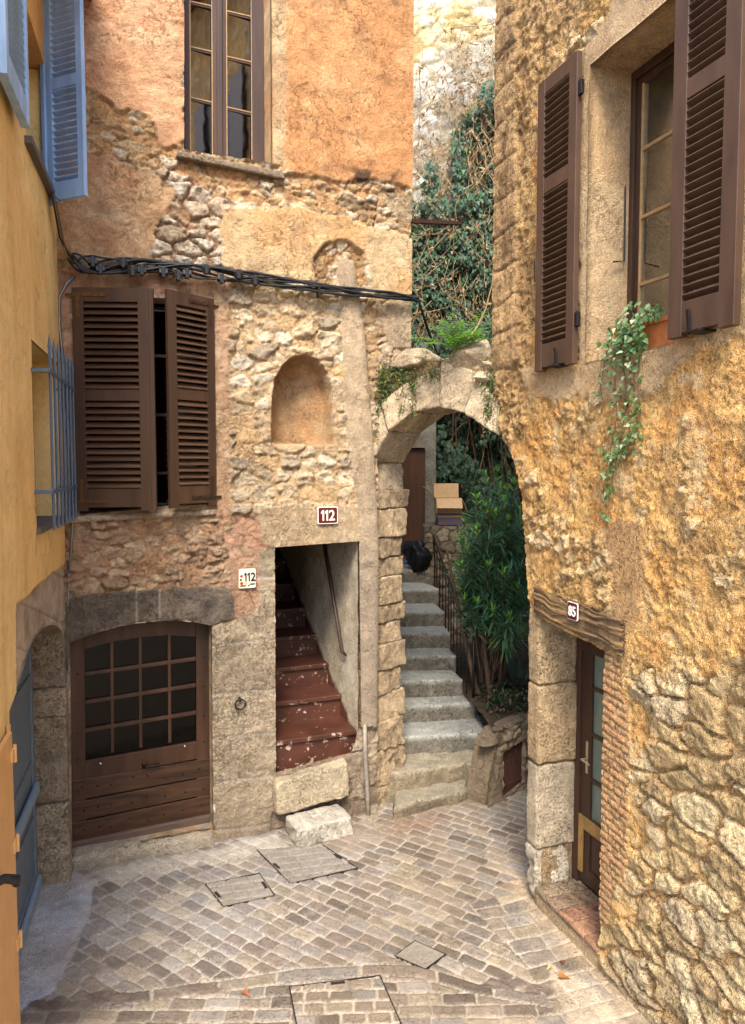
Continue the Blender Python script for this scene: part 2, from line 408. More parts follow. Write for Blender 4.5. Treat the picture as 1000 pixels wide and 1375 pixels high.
# ================================================================== stone fields
def rubble(U, Z, cw, ch, seed, warp=.35, rot=0.0):
    """returns dome height 0..1, joint distance, id"""
    if rot:
        c, s = math.cos(rot), math.sin(rot); U, Z = U * c + Z * s, -U * s + Z * c
    x = U / cw; y = Z / ch
    wx = fbm(x * .9, y * .9, seed + 3, 3) * warp; wy = fbm(x * .9 + 40, y * .9, seed + 5, 3) * warp
    f1, f2, cid, rx, ry = voro(x + wx, y + wy, seed)
    e = f2 - f1
    return e, cid, rx, ry
def stones(U, Z, cw, ch, seed, cols, mortar, depth=.03, cover=0.0, warp=.35, rot=0.0, joint=.10, tiltk=.5, fine=1.0, mort=.5):
    e, cid, rx, ry = rubble(U, Z, cw, ch, seed, warp, rot)
    e = e + .05 * fbm(U * 40, Z * 40, seed + 9, 3)
    m = ss(joint * .5, joint * 1.6, e)
    exposed = (cid > cover).astype(float)
    k2 = (cid * 37.7) % 1; k3 = (cid * 91.3) % 1; k4 = (cid * 53.1) % 1
    dome = ss(0, .30, e) * .26 + .74
    frac = ridged(U * 9 + k2 * 30, Z * 11 + k3 * 30, seed + 11, 5)
    q1, q2, qc, qx, qy = voro(U * 17 / (cw / .15) + k2 * 9, Z * 22 / (cw / .15) + k3 * 9, seed + 13)      # chipped facets
    fac = (qc - .5) * .22 + .9 * ((qc * 7.3 % 1) - .5) * qx + .9 * ((qc * 3.1 % 1) - .5) * qy
    sh = dome * (.62 + .45 * k2) + tiltk * 1.3 * ((k3 - .5) * rx + (k4 - .5) * ry) + (.34 * (frac - .5) + .38 * fac) * fine
    mh = .40 + mort * .3 + .32 * fbm(U * 13, Z * 13, seed + 15, 4) - .22 * ss(joint * 2.0, joint * .9, e) * ss(joint * .3, joint * .8, e)
    h = (mh * (1 - m * exposed) + np.maximum(sh, mh * .6) * m * exposed) * depth
    h = h + .0035 * fbm(U * 45, Z * 45, seed + 17, 3) + .002 * fbm(U * 90, Z * 90, seed + 18, 2)
    C = np.zeros((len(U), 3)); n = len(cols); sel = np.floor(k2 * n * .999).astype(int)
    for i, c in enumerate(cols): C[sel == i] = c
    C = C * (.86 + .28 * k3)[:, None] * (1 + .18 * (frac - .5) + .16 * fbm(U * 25, Z * 25, seed + 21, 3))[:, None]
    mc = np.asarray(mortar)[None, :] * (1 + .18 * fbm(U * 12, Z * 12, seed + 19, 4))[:, None]
    C = mix(mc, C, m * exposed)
    return h, C
def crumb(U, Z, seed, scales=((8, 1.0), (18, .6), (38, .38)), warp=.8):
    """broken, flaky relief: tilted chips on several scales; returns height about -.5...5 and a chip tone"""
    h = 0; t = 0
    for i, (f, a) in enumerate(scales):
        wx = fbm(U * f * .5, Z * f * .5, seed + 3 * i, 4) * warp * 1.3; wy = fbm(U * f * .5 + 31, Z * f * .5, seed + 3 * i + 1, 4) * warp * 1.3
        f1, f2, c, rx, ry = voro(U * f + wx, Z * f * 1.25 + wy, seed + 7 * i); k = ss(0, .16, f2 - f1)
        h = h + a * (((c - .5) * .9 + 1.1 * ((c * 7.31 % 1) - .5) * rx + 1.1 * ((c * 3.17 % 1) - .5) * ry) * k - .18 * (1 - k)); t = t + a * (c - .5) * k
    return h * .55, t
def layer(h, C, m, h2, C2):
    return h * (1 - m) + h2 * m, mix(C, C2, m)
def pm(PX, PY, poly, warp=8, freq=.05, soft=2.0, seed=70, bias=0):
    w = fbm(PX * freq, PY * freq, seed, 4) * warp
    w2 = fbm(PX * freq * 4, PY * freq * 4, seed + 7, 3) * warp * .35
    return ss(-soft, soft, sd(PX, PY, poly) + w + w2 + bias)
def tone(c, U, Z, amt, seed, f=5, c2=None):
    n = fbm(U * f, Z * f, seed, 5)
    if c2 is None: return np.asarray(c)[None, :] * (1 + amt * n)[:, None]
    t = ss(-.35, .35, n); return mix(np.tile(np.asarray(c), (len(U), 1)), np.tile(np.asarray(c2), (len(U), 1)), t) * (1 + amt * fbm(U * f * 5, Z * f * 5, seed + 3, 3))[:, None]
def cracks(U, Z, f, seed):
    x = U * f + fbm(U * f * 1.5, Z * f * 1.5, seed, 4) * .8; y = Z * f + fbm(U * f * 1.5 + 9, Z * f * 1.5, seed + 1, 4) * .8
    f1, f2, cid, _, _ = voro(x, y, seed + 2); return 1 - ss(.0, .035, f2 - f1), cid
cream = S(234, 212, 176); cream2 = S(224, 196, 156); cream3 = S(240, 224, 196); tan = S(196, 160, 122); pinkst = S(205, 165, 138); greyst = S(176, 160, 140)

def chase_edges(PY):
    yl = [320, 393, 460, 594, 700, 973]; xl = [447, 451, 457, 464, 480, 480]
    yr = [320, 393, 460, 594, 726, 976]; xr = [468, 481, 489, 500, 507, 505]
    return np.interp(PY, yl, xl), np.interp(PY, yr, xr)
NICHE = [(363, 596), (364, 540), (368, 512), (378, 492), (392, 480), (408, 477), (424, 484), (436, 500), (443, 522), (446, 560), (447, 597)]
def facade_field(PX, PY, U, Z):
    SM = np.ones(len(U))
    # base: rubble set in lime mortar
    h, C = stones(U, Z, .19, .125, 200, [cream, cream2, cream3, cream, cream2, S(208, 186, 158)], S(224, 186, 136), .062, .14, joint=.12, fine=1.3, mort=.6)
    # lower band under the shutters: browner, smeared
    m = pm(PX, PY, [(80, 690), (300, 688), (352, 690), (350, 800), (80, 805)], 6)
    h2, C2 = stones(U, Z, .16, .085, 230, [S(216, 186, 150), S(206, 174, 140), S(196, 160, 128)], S(200, 158, 120), .060, .22, joint=.11, fine=1.9)
    h, C = layer(h, C, m, h2, C2)
    # right strip of rubble left of arch
    m = pm(PX, PY, [(480, 395), (560, 395), (560, 500), (500, 700), (485, 600)], 3)
    h2, C2 = stones(U, Z, .12, .10, 240, [S(214, 186, 150), S(200, 168, 128), S(222, 198, 164)], S(206, 164, 116), .05, .12, joint=.12)
    h, C = layer(h, C, m, h2, C2)
    # big pale rubble laid bare under the upper window
    m = pm(PX, PY, [(196, 236), (240, 222), (300, 235), (318, 262), (300, 310), (306, 362), (196, 362), (206, 300)], 10)
    h2, C2 = stones(U, Z, .18, .115, 260, [S(232, 212, 184), S(222, 198, 168), S(236, 222, 200), S(214, 188, 156)], S(186, 142, 104), .075, .03, joint=.12, mort=-.2, fine=1.3)
    h, C = layer(h, C, m, h2, C2)
    # band between the plasters
    m = pm(PX, PY, [(118, 120), (200, 150), (250, 205), (380, 236), (560, 250), (560, 322), (470, 296), (380, 280), (300, 268), (240, 235), (118, 220)], 10, seed=75)
    h2, C2 = stones(U, Z, .12, .07, 280, [S(226, 196, 154), S(218, 180, 132), S(206, 168, 122), S(236, 216, 184)], S(214, 164, 112), .055, .25, joint=.11, fine=1.4)
    h, C = layer(h, C, m, h2, C2)
    ck, cid = cracks(U, Z, 2.6, 300)
    cb_, ct_ = crumb(U, Z, 1100, ((5, 1.0), (12, .7), (30, .4)))
    lump = .010 * cb_ * ss(-.2, .3, fbm(U * 2.3, Z * 2.3, 1109, 4)) + fbm(U * 6, Z * 6, 310, 5) * .014 + ridged(U * 14, Z * 14, 315, 5) * .011 + .004 * fbm(U * 40, Z * 40, 317, 3)
    pit = ss(.50, .62, fbm(U * 16, Z * 16, 318, 3)) * .012; lump = lump - pit
    def plaster(poly, c, c2, hh, rough=1.0, warp=12, seed=80, freq=.045, blotch=.10, f=3.0, crk=1.0):
        nonlocal h, C, SM
        m = pm(PX, PY, poly, warp, freq, 1.6, seed); SM = SM * (1 - m) + m * .28
        pc = tone(c, U, Z, blotch, seed + 200, f, c2)
        pc = pc * (1 - .22 * ck * crk * ss(.1, .3, fbm(U * 2, Z * 2, seed + 4, 3)))[:, None]
        lt = ss(.12, .42, fbm(U * 7, Z * 7, seed + 9, 6)); pc = mix(pc, np.minimum(pc * np.array([1.18, 1.32, 1.4])[None, :] + .02, .9), lt * .6)
        hp = hh + lump * rough - .006 * ck * crk * ss(.1, .3, fbm(U * 2, Z * 2, seed + 4, 3)) + rough * .0022 * fbm(U * 60, Z * 60, seed + 6, 3)
        h, C = layer(h, C, m, hp, pc)
    plaster([(60, 200), (150, 216), (212, 236), (236, 262), (216, 300), (196, 352), (60, 352)], S(220, 180, 136), S(214, 164, 118), .052, 1.1, 10, 85)
    plaster([(296, 284), (400, 280), (470, 297), (560, 326), (560, 404), (498, 394), (490, 350), (470, 328), (440, 326), (422, 342), (422, 380), (296, 366)], S(228, 178, 120), S(222, 188, 140), .054, .6, 7, 90, blotch=.07)
    plaster([(60, -400), (247, -400), (247, 207), (216, 196), (200, 168), (160, 150), (118, 118), (60, 110)], S(224, 162, 114), S(228, 174, 128), .056, .65, 10, 95, blotch=.08)
    plaster([(362, -400), (570, -400), (560, 262), (520, 248), (490, 240), (450, 246), (410, 238), (380, 232), (350, 215)], S(224, 164, 106), S(218, 154, 96), .058, .5, 7, 100, blotch=.08)
    # weather ridges on the upper right plaster
    up = pm(PX, PY, [(400, -300), (560, -300), (560, 230), (400, 230)], 10, soft=18)
    h = h + up * .007 * ridged((U * .8 + Z * .75) * 4, (U * .4 - Z * .3) * 2.0, 120, 3)
    plaster([(72, 360), (310, 362), (310, 402), (95, 396), (108, 700), (72, 705)], S(206, 166, 126), S(198, 152, 122), .030, 1.2, 4, 105, blotch=.09)
    plaster([(286, 385), (305, 390), (309, 694), (286, 694)], S(212, 176, 136), S(202, 160, 124), .036, .9, 3, 106)
    # surround of the upper window
    plaster([(362, -300), (381, -300), (381, 224), (362, 224)], S(214, 178, 130), S(200, 160, 116), .055, .4, 3, 108, crk=0)
    # reddish patch and the plaster round the tile
    plaster([(318, 690), (366, 700), (368, 755), (345, 790), (316, 760), (300, 720)], S(206, 140, 104), S(204, 160, 128), .034, 1.5, 12, 112, blotch=.16)
    plaster([(304, 750), (346, 750), (346, 832), (312, 832)], S(198, 156, 124), S(186, 150, 122), .034, 1.0, 8, 114)
    0 and plaster([(300, 520), (318, 520), (318, 690), (300, 690)], S(206, 160, 126), S(200, 150, 118), .034, 1.1, 8, 116)
    0 and plaster([(446, 480), (466, 480), (470, 600), (452, 640), (446, 600)], S(214, 160, 112), S(206, 160, 120), .034, 1.0, 6, 117)
    # chiselled stone over door and jamb blocks
    def ashlar(poly, c, c2, hh, hj=(), vj=(), warp=2, seed=130, tool=1.0, vr=None):
        nonlocal h, C
        m = pm(PX, PY, poly, warp, .06, 1.2, seed)
        wob = fbm(PX * .06, PY * .02, seed + 1, 3) * 1.5
        j = np.zeros(len(U))
        for y0, sl in hj: j = np.maximum(j, 1 - ss(.6, 3.0, np.abs(PY - (y0 + sl * (PX - 325)) + wob)))
        for x0, y0, y1 in vj: j = np.maximum(j, (1 - ss(.5, 2.4, np.abs(PX - x0 + wob * .7))) * ((PY > y0) & (PY < y1)))
        row = np.zeros(len(U))
        for k, (y0, sl) in enumerate(hj): row = np.where(PY > y0 + sl * (PX - 325), k + 1, row)
        for k, (x0, y0, y1) in enumerate(vj): row = np.where(PX > x0, row + 7, row)
        rv = (np.sin(row * 12.9898) * 43758.5453) % 1
        pc = tone(c, U, Z, .12, seed + 2, 9, c2) * (.88 + .24 * rv)[:, None]
        rg = ridged(U * 22, Z * 22, seed + 4, 4)
        hp = hh + tool * (.010 * (rg - .5) + .008 * fbm(U * 9, Z * 9, seed + 8, 3)) + .006 * (rv - .5)
        pc = pc * (.90 + .22 * rg)[:, None]
        jc = tone(S(196, 182, 164), U, Z, .1, seed + 5)
        h, C = layer(h, C, m, hp - .008 * j, mix(pc, jc, j * .85))
    ashlar([(283, 838), (312, 832), (346, 818), (346, 736), (367, 735), (369, 1036), (372, 1142), (288, 1160)], S(200, 180, 150), S(184, 164, 136), .045,
           hj=((775, .0), (861, -.12), (928, -.1), (986, -.1), (1044, -.1), (1108, -.12)), seed=130)
    ashlar([(88, 806), (120, 796), (190, 791), (300, 786), (313, 800), (313, 830), (283, 837), (240, 831), (187, 834), (130, 847), (94, 864), (86, 850)],
           S(118, 107, 95), S(140, 126, 110), .062, vj=((183, 780, 850), (213, 780, 850)), seed=140, tool=.9)
    ashlar([(345, 695), (350, 682), (425, 676), (483, 680), (483, 728), (367, 735), (352, 730)], S(220, 194, 156), S(210, 180, 140), .060, seed=150, tool=.35)
    ashlar([(516, 408), (551, 402), (551, 470), (516, 466)], S(206, 180, 146), S(196, 170, 136), .050, seed=155, tool=.9)
    ashlar([(505, 260), (552, 262), (552, 300), (530, 296)], S(216, 188, 148), S(205, 172, 128), .045, seed=157, tool=1.2)
    # plinth under the passage and by the arch
    m = pm(PX, PY, [(369, 1030), (484, 972), (520, 970), (520, 1160), (360, 1160)], 4, seed=160)
    h2, C2 = stones(U, Z, .17, .13, 340, [S(184, 164, 136), S(170, 148, 122), S(196, 176, 148)], S(164, 142, 118), .045, .3, joint=.12, fine=1.5)
    h, C = layer(h, C, m, h2 * .8, C2)
    m = pm(PX, PY, [(60, 855), (94, 858), (96, 1180), (60, 1180)], 3, seed=161)
    h, C = layer(h, C, m, .03 + .01 * ridged(U * 12, Z * 12, 345, 4), tone(S(186, 174, 158), U, Z, .15, 346, 8, S(160, 148, 132)))
    # niche
    d = sd(PX, PY, NICHE)
    dm = ss(-1, 2.5, d); cx = np.clip((PX - 405) / 42, -1, 1)
    topn = np.clip((PY - 478) / 30, 0, 1)
    dep = -.28 * np.sqrt(np.clip(1 - cx * cx * .92, .05, 1)) * (.45 + .55 * np.sqrt(topn))
    nc = tone(S(204, 168, 122), U, Z, .10, 350, 6, S(192, 148, 100))
    h = h * (1 - dm) + (dep + .005 * fbm(U * 14, Z * 14, 352, 4)) * dm
    C = mix(C, nc, ss(-1, 1, d))
    rim = (ss(-14, -2, d) * (1 - ss(-2, 0, d)))
    C = mix(C, tone(S(214, 176, 132), U, Z, .12, 353, 8), rim * .6); h = h * (1 - rim * .4) + .035 * rim * .4
    # small hollow where the pipe chase starts, chase itself
    xl, xr = chase_edges(PY); t = (PX - (xl + xr) / 2) / ((xr - xl) / 2); on = (np.abs(t) < 1.15) & (PY > 336) & (PY < 980)
    prof = np.sqrt(np.clip(1 - np.clip(np.abs(t), 0, 1) ** 2.6, 0, 1)) * ss(336, 352, PY) * (1 - ss(972, 979, PY + fbm(PX * .2, PX * 0, 360, 2) * 3))
    cm = np.where(on, prof, 0); cm = np.clip(cm, 0, 1)
    cc = tone(S(208, 182, 148), U, Z, .12, 362, 5, S(194, 170, 138))
    cc = mix(cc, tone(S(166, 148, 128), U, Z, .1, 366, 5), ss(620, 800, PY) * .75)
    h = h * (1 - ss(0, .35, cm)) + (cm * .062 + .025 + .006 * fbm(U * 9, Z * 9, 364, 4)) * ss(0, .35, cm); C = mix(C, cc, ss(.0, .25, cm))
    # broken arch shaped gouge above it
    g = [(424, 392), (420, 350), (434, 328), (462, 324), (484, 342), (494, 380), (494, 400), (481, 400), (474, 352), (452, 344), (444, 360), (446, 398)]
    m = pm(PX, PY, g, 3, seed=368) ; h2, C2 = stones(U, Z, .09, .07, 370, [S(206, 170, 120), S(190, 148, 100), S(224, 200, 166)], S(176, 130, 84), .04, .05, joint=.14)
    h, C = layer(h, C, m, h2 - .02, C2)
    # mould
    md = ss(-.02, .3, fbm(PX * .035, PY * .05, 380, 5) + .02) * ss(0, 26, sd(PX, PY, [(440, 210), (548, 215), (548, 305), (455, 290)]))
    md2 = ss(.1, .3, fbm(PX * .03, PY * .03, 384, 5)) * ss(0, 30, sd(PX, PY, [(470, -60), (552, -60), (552, 60), (500, 40)])) * .5
    md3 = ss(-.1, .3, fbm(PX * .04, PY * .03, 388, 5)) * ss(0, 12, sd(PX, PY, [(345, 735), (367, 735), (369, 830), (340, 830)])) * .5
    md4 = ss(.1, .5, fbm(U * 5, Z * 9, 389, 5)) * .22
    C = mix(C, np.tile(S(70, 58, 46), (len(U), 1)), np.clip(md * .85 + md2 + md3 + md4, 0, .9))
    SM = np.where(on & (cm > .1), .45, SM); SM = np.where(inpoly(PX, PY, NICHE), .5, SM); COARSE[0] = SM
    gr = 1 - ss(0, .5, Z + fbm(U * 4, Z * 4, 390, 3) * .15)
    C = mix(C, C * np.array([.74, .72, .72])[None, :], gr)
    return h, C

F_OUT = [(60, -560), (556, -560), (552, 0), (549, 470), (530, 500), (505, 560), (505, 1130), (365, 1150), (60, 1230)]
H_UPW = [(246, -90), (361, -118), (363, 222), (246, 203)]
H_SHW = [(101, 392), (286, 408), (287, 676), (107, 690)]
H_GAR = [(94, 861), (112, 854), (130, 848), (158, 840), (187, 835), (215, 832), (240, 832), (262, 834), (283, 838), (285, 1109), (97, 1146)]
H_112 = [(367, 734), (480, 726), (482, 975), (469, 1010), (369, 1036)]
house = thing('stone_house', (-0.9, 6.6, 0), 'weathered house with orange plaster over bare rubble stone, between the ochre house and the arch', 'house')
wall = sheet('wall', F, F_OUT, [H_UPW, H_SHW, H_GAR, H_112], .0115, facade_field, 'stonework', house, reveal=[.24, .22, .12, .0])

# shell behind the front (sides, back, roof) so that the rooms are dark
def shell(name, pl, u0, u1, zt, depth, parent, c, off=0.0, roof=True, back=True, sides=(True, True)):
    mb = MB(); A = lambda u, z, o: pl.pt(u, z, o)
    if sides[0]: mb.uzslab(pl, [(u0, -.5), (u0 + .12, -.5), (u0 + .12, zt), (u0, zt)], off, -depth)
    if sides[1]:
        mb.uzslab(pl, [(u1 - .12, 4.2), (u1, 4.2), (u1, zt), (u1 - .12, zt)], off, -depth)
        mb.uzslab(pl, [(u1 - .12, -.5), (u1, -.5), (u1, 4.2), (u1 - .12, 4.2)], -.48, -depth)
    if back: mb.uzslab(pl, [(u0, -.5), (u1, -.5), (u1, zt), (u0, zt)], -depth, -depth - .12)
    if roof: mb.uzslab(pl, [(u0 - .1, zt), (u1 + .1, zt), (u1 + .1, zt + .2), (u0 - .1, zt + .2)], .25, -depth - .3)
    return mb.build(name, 'render_rough', parent, c=c)
fz_top = F.uz(556, -560)[1]
u_r = F.uz(551, 0)[0]; u_l = F.uz(60, 1230)[0]
shell('roof', F, u_l - .3, u_r - .004, 9.6, 4.5, house, S(200, 150, 110), off=-.03)
mb = MB(); mb.uzslab(F, [(u_l - .3, fz_top - .3), (u_r, fz_top - .3), (u_r, 9.6), (u_l - .3, 9.6)], -.035, -.15); mb.build('upper_wall', 'render_rough', house, c=S(214, 150, 100))

# ================================================================== right house
def right_field(PX, PY, U, Z):
    SMr = np.ones(len(U))
    amp = .030
    # golden coarse render
    rg = ridged(U * 11, Z * 11, 400, 5); f2 = fbm(U * 26, Z * 26, 410, 4)
    msk = ss(-.25, .35, fbm(U * 3.1, Z * 3.1, 413, 4)); ch, ct = crumb(U, Z, 1000, ((7, 1.0), (15, .8), (34, .45), (70, .22))); h = .034 + .031 * ch * (.40 + .60 * msk) + .006 * f2 + .018 * fbm(U * 3, Z * 3, 414, 3)
    f1_, f2_, cid_, _, _ = voro(U * 22 + fbm(U * 20, Z * 20, 415, 2) * .5, Z * 22, 416); peb = (1 - ss(.1, .42, f1_)) * (cid_ > .35)
    h = h + .004 * peb * (1 - msk) + .003 * (ridged(U * 40, Z * 40, 417, 3) - .5)
    C = tone(S(238, 184, 104), U, Z, .14, 420, 4, S(224, 162, 82))
    C = C * (1 + .22 * ct * msk)[:, None]; lt = ss(.1, .5, fbm(U * 9, Z * 9, 425, 5)); C = mix(C, tone(S(244, 212, 156), U, Z, .12, 424), lt * .6)
    C = mix(C, tone(S(206, 178, 138), U, Z, .12, 426), peb * .35)
    dk = ss(.25, .6, fbm(U * 5, Z * 4, 428, 5)); C = mix(C, C * .84, dk * .6)
    # partly buried stones
    h2, C2 = stones(U, Z, .17, .11, 430, [S(222, 188, 130), S(208, 174, 120), S(232, 204, 156)], S(214, 166, 98), .065, .50, joint=.14, rot=.35, fine=1.7)
    m = ss(0, .25, fbm(U * 1.6, Z * 1.6, 440, 3) + .02) * .8
    h, C = layer(h, C, m, h2 + .012, C2)
    # upper left: coarse, dark crust, vertical furrows
    m = pm(PX, PY, [(640, -400), (900, -400), (800, -40), (745, 110), (722, 150), (722, 500), (705, 600), (640, 600)], 14, soft=10, seed=450)
    rr = ridged(U * 9, Z * 6, 452, 5); C2 = tone(S(216, 172, 108), U, Z, .18, 454, 6, S(188, 146, 92)); C2 = mix(C2, tone(S(240, 210, 158), U, Z, .1, 456), ss(.6, .85, rr) * .7)
    dk = ss(.05, .38, fbm(U * 7, Z * 3.2, 458, 5)); C2 = mix(C2, np.tile(S(138, 104, 64), (len(U), 1)), dk * .55)
    c3, t3 = crumb(U, Z, 1040, ((6, 1.1), (13, .8), (28, .5))); h, C = layer(h, C, m, .035 + .038 * c3 - .009 * dk + .008 * fbm(U * 24, Z * 24, 459, 3), C2 * (1 + .2 * t3)[:, None])
    # corner stones at the far edge
    m = pm(PX, PY, [(655, -400), (694, -400), (702, 480), (655, 560)], 4, seed=460)
    rowz = Z / .27 + fbm(U * 3, Z * 3, 462, 2) * .25; e = np.abs(rowz - np.floor(rowz) - .5) * 2
    hq = .022 + .026 * np.sqrt(np.clip(1 - e ** 8, 0, 1)) + .012 * ridged(U * 12, Z * 12, 464, 4); rv = (np.sin(np.floor(rowz) * 12.9) * 43758.5) % 1
    C2 = tone(S(206, 166, 112), U, Z, .16, 466, 6, S(190, 152, 104)) * (.85 + .3 * rv)[:, None]; C2 = mix(C2, np.tile(S(110, 84, 52), (len(U), 1)), ss(.1, .4, fbm(U * 8, Z * 4, 467, 4)) * .6)
    h, C = layer(h, C, m, hq, C2)
    # smooth plaster round the window
    for poly, sd_ in (([(778, 96), (797, 60), (870, -60), (960, -200), (1100, -400), (1100, 500), (990, 446), (918, 468), (797, 496), (782, 500)], 470),
                      ([(705, 498), (790, 486), (910, 452), (1010, 426), (1010, 446), (930, 480), (890, 524), (840, 540), (790, 530), (750, 545), (712, 520)], 474)):
        m = pm(PX, PY, poly, 10, soft=6, seed=sd_); SMr = SMr * (1 - m) + m * .3
        h, C = layer(h, C, m, .050 + .008 * fbm(U * 5, Z * 5, sd_ + 1, 4), tone(S(214, 180, 134), U, Z, .08, sd_ + 2, 3, S(204, 166, 118)))
    # lower rubble, slightly slanting courses
    m = pm(PX, PY, [(836, 905), (900, 890), (1100, 860), (1100, 1600), (780, 1600), (812, 1250), (850, 1180), (850, 920)], 60, .03, soft=24, seed=480)
    h2, C2 = stones(U, Z, .265, .15, 482, [S(226, 194, 136), S(212, 178, 120), S(236, 208, 154), S(202, 168, 114), S(220, 192, 146)], S(206, 160, 98), .060, .08, joint=.10, rot=-.10, tiltk=.7, fine=.85, mort=-.25, warp=.42)
    low = ss(1120, 1330, PY); C2 = mix(C2, C2 * np.array([.98, .99, 1.04])[None, :], low)
    h, C = layer(h, C, m, h2 - .012, C2)
    # vertical smear of smoother render
    m = pm(PX, PY, [(822, 700), (870, 700), (872, 780), (850, 880), (838, 960), (836, 840)], 10, soft=6, seed=490)
    h, C = layer(h, C, m, .042 + .006 * fbm(U * 8, Z * 8, 491, 3), tone(S(196, 152, 98), U, Z, .1, 492, 5))
    # thin brick jamb of the doorway
    m = pm(PX, PY, [(806, 866), (838, 882), (842, 930), (851, 960), (849, 1150), (834, 1190), (820, 1240), (806, 1240)], 3, soft=1.5, seed=494)
    zz = Z + U * .10 + fbm(U * 5, Z * 5, 495, 2) * .008; row = np.floor(zz / .050); fr = zz / .050 - row; uo = U / .21 + (row % 2) * .5 + ((np.sin(row * 7.1) * 999) % 1) * .3; br = np.floor(uo); fu = uo - br
    jm = np.maximum(1 - ss(.05, .20, np.minimum(fr, 1 - fr)), 1 - ss(.01, .05, np.minimum(fu, 1 - fu))); rv = (np.sin(row * 12.9 + br * 78.2) * 43758.5) % 1
    C2 = mix(tone(S(222, 176, 116), U, Z, .12, 496, 12), tone(S(208, 150, 98), U, Z, .12, 497, 12), rv); C2 = mix(C2 * (.85 + .3 * rv)[:, None], np.tile(S(176, 140, 100), (len(U), 1)), jm)
    h, C = layer(h, C, m, .042 - .009 * jm + .006 * (rv - .5) + .004 * fbm(U * 40, Z * 40, 498, 3), C2)
    # foot of the jamb by the ground
    m = pm(PX, PY, [(700, 820), (735, 820), (740, 1260), (700, 1260)], 2, seed=499)
    e = np.min(np.abs(PY[:, None] - np.array([918, 1024, 1136, 1200])[None, :]), 1); jm = 1 - ss(1, 5, e)
    h, C = layer(h, C, m, .02 + .01 * ridged(U * 18, Z * 18, 500, 4) - .03 * jm, mix(tone(S(206, 166, 110), U, Z, .15, 501, 9, S(180, 150, 108)), np.tile(S(110, 88, 60), (len(U), 1)), jm * .6))
    COARSE[0] = SMr
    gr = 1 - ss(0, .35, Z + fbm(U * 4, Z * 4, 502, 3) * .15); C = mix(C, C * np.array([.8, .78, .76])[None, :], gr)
    return h, C
R_OUT = [(668, -700), (668, 470), (668, 540), (678, 578), (690, 603), (699, 630), (706, 662), (711, 720), (714, 800), (719, 900), (727, 1262), (740, 1262), (830, 1345), (1000, 1520), (1160, 1640), (1160, -900)]
R_OUT = [RW.uz(*p) for p in R_OUT[:12]] + [(2.25, -.05), (2.25, 7.2), (RW.uz(668, 470)[0], 7.2)]
zt_w = RW.uz(797, 92)[1]; zb_w = RW.uz(797, 487)[1]; uw0 = RW.uz(797, 300)[0]; uw1 = RW.uz(920, 300)[0]
H_WIN = [(uw0, zt_w), (uw1, zt_w), (uw1, zb_w), (uw0, zb_w)]
du0 = RW.uz(727, 1000)[0]; du1 = RW.uz(815.5, 1000)[0]; dzt0 = RW.uz(726, 828)[1]; dzt1 = RW.uz(815, 872)[1]
H_DOOR = [(du0, dzt0), (du1, dzt1), (du1, -.1), (du0, -.1)]
R_OUT[0] = (R_OUT[1][0], 7.2)
rhouse = thing('stone_house', (1.6, 4.8, 0), 'golden stone house on the right with dark brown shutters and doorway number 85', 'house')
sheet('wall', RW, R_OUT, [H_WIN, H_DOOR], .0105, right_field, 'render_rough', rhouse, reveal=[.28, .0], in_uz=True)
uc = RW.uz(668, 470)[0]
# rest of the right house: tall blind masonry out of frame, end wall, roof
mb = MB()
mb.uzslab(RW, [(4.5, -.3), (7.6, -.3), (7.6, 7.2), (4.5, 7.2)], .01, -.3)
mb.uzslab(RW, [(4.5, 7.2), (7.6, 7.2), (7.6, 10.8), (4.5, 10.8)], -.01, -.3)
for (ua_, za_), (ub_, zb_) in zip([(min(p[0], du0 - .14), p[1]) for p in R_OUT[1:10]], [(min(p[0], du0 - .14), p[1]) for p in R_OUT[2:11]]):
    if za_ - zb_ > .01: mb.uzslab(RW, [(ua_ + .03, za_ + .001), (min(ua_ + .2, du0 - .05) if zb_ < 2.6 else ua_ + .2, za_ + .001), (min(ub_ + .2, du0 - .05) if zb_ < 2.6 else ub_ + .2, zb_), (ub_ + .03, zb_)], -.01, -7.5)
mb.uzslab(RW, [(uc + .01, R_OUT[1][1]), (uc + .2, R_OUT[1][1]), (uc + .2, 7.2), (uc + .01, 7.2)], -.01, -7.5)
mb.uzslab(RW, [(uc + .01, 7.2), (uc + .2, 7.2), (uc + .2, 10.8), (uc + .01, 10.8)], -.3, -7.5)
mb.uzslab(RW, [(uc, -.3), (7.6, -.3), (7.6, 10.8), (uc, 10.8)], -7.5, -7.7)
mb.uzslab(RW, [(7.45, -.3), (7.6, -.3), (7.6, 10.8), (7.45, 10.8)], -.3, -7.5)
mb.build('outer_wall', 'render_rough', rhouse, c=S(216, 170, 108))
sheet('near_wall', RW, [(2.25, -.05), (4.52, -.05), (4.52, 7.2), (2.25, 7.2)], [], .025, right_field, 'render_rough', rhouse, in_uz=True)
sheet('upper_wall', RW, [(uc, 7.2), (4.5, 7.2), (4.5, 10.8), (uc, 10.8)], [], .05, right_field, 'render_rough', rhouse, in_uz=True)
mb = MB(); mb.uzslab(RW, [(2.55, 7.5), (3.2, 7.5), (3.2, 9.0), (2.55, 9.0)], .06, -.02); mb.build('window', 'painted', rhouse, c=S(40, 34, 32))
for q in (2.05, 3.22): mb = MB(); mb.uzslab(RW, [(q, 7.45), (q + .48, 7.45), (q + .48, 9.05), (q, 9.05)], .11, .07); mb.build('shutter', 'painted', rhouse, c=S(92, 72, 64))
mb = MB(); mb.uzslab(RW, [(uc - .1, 10.8), (7.8, 10.8), (7.8, 11.0), (uc - .1, 11.0)], .35, -7.9); mb.build('roof', 'render_rough', rhouse, c=S(190, 120, 80))

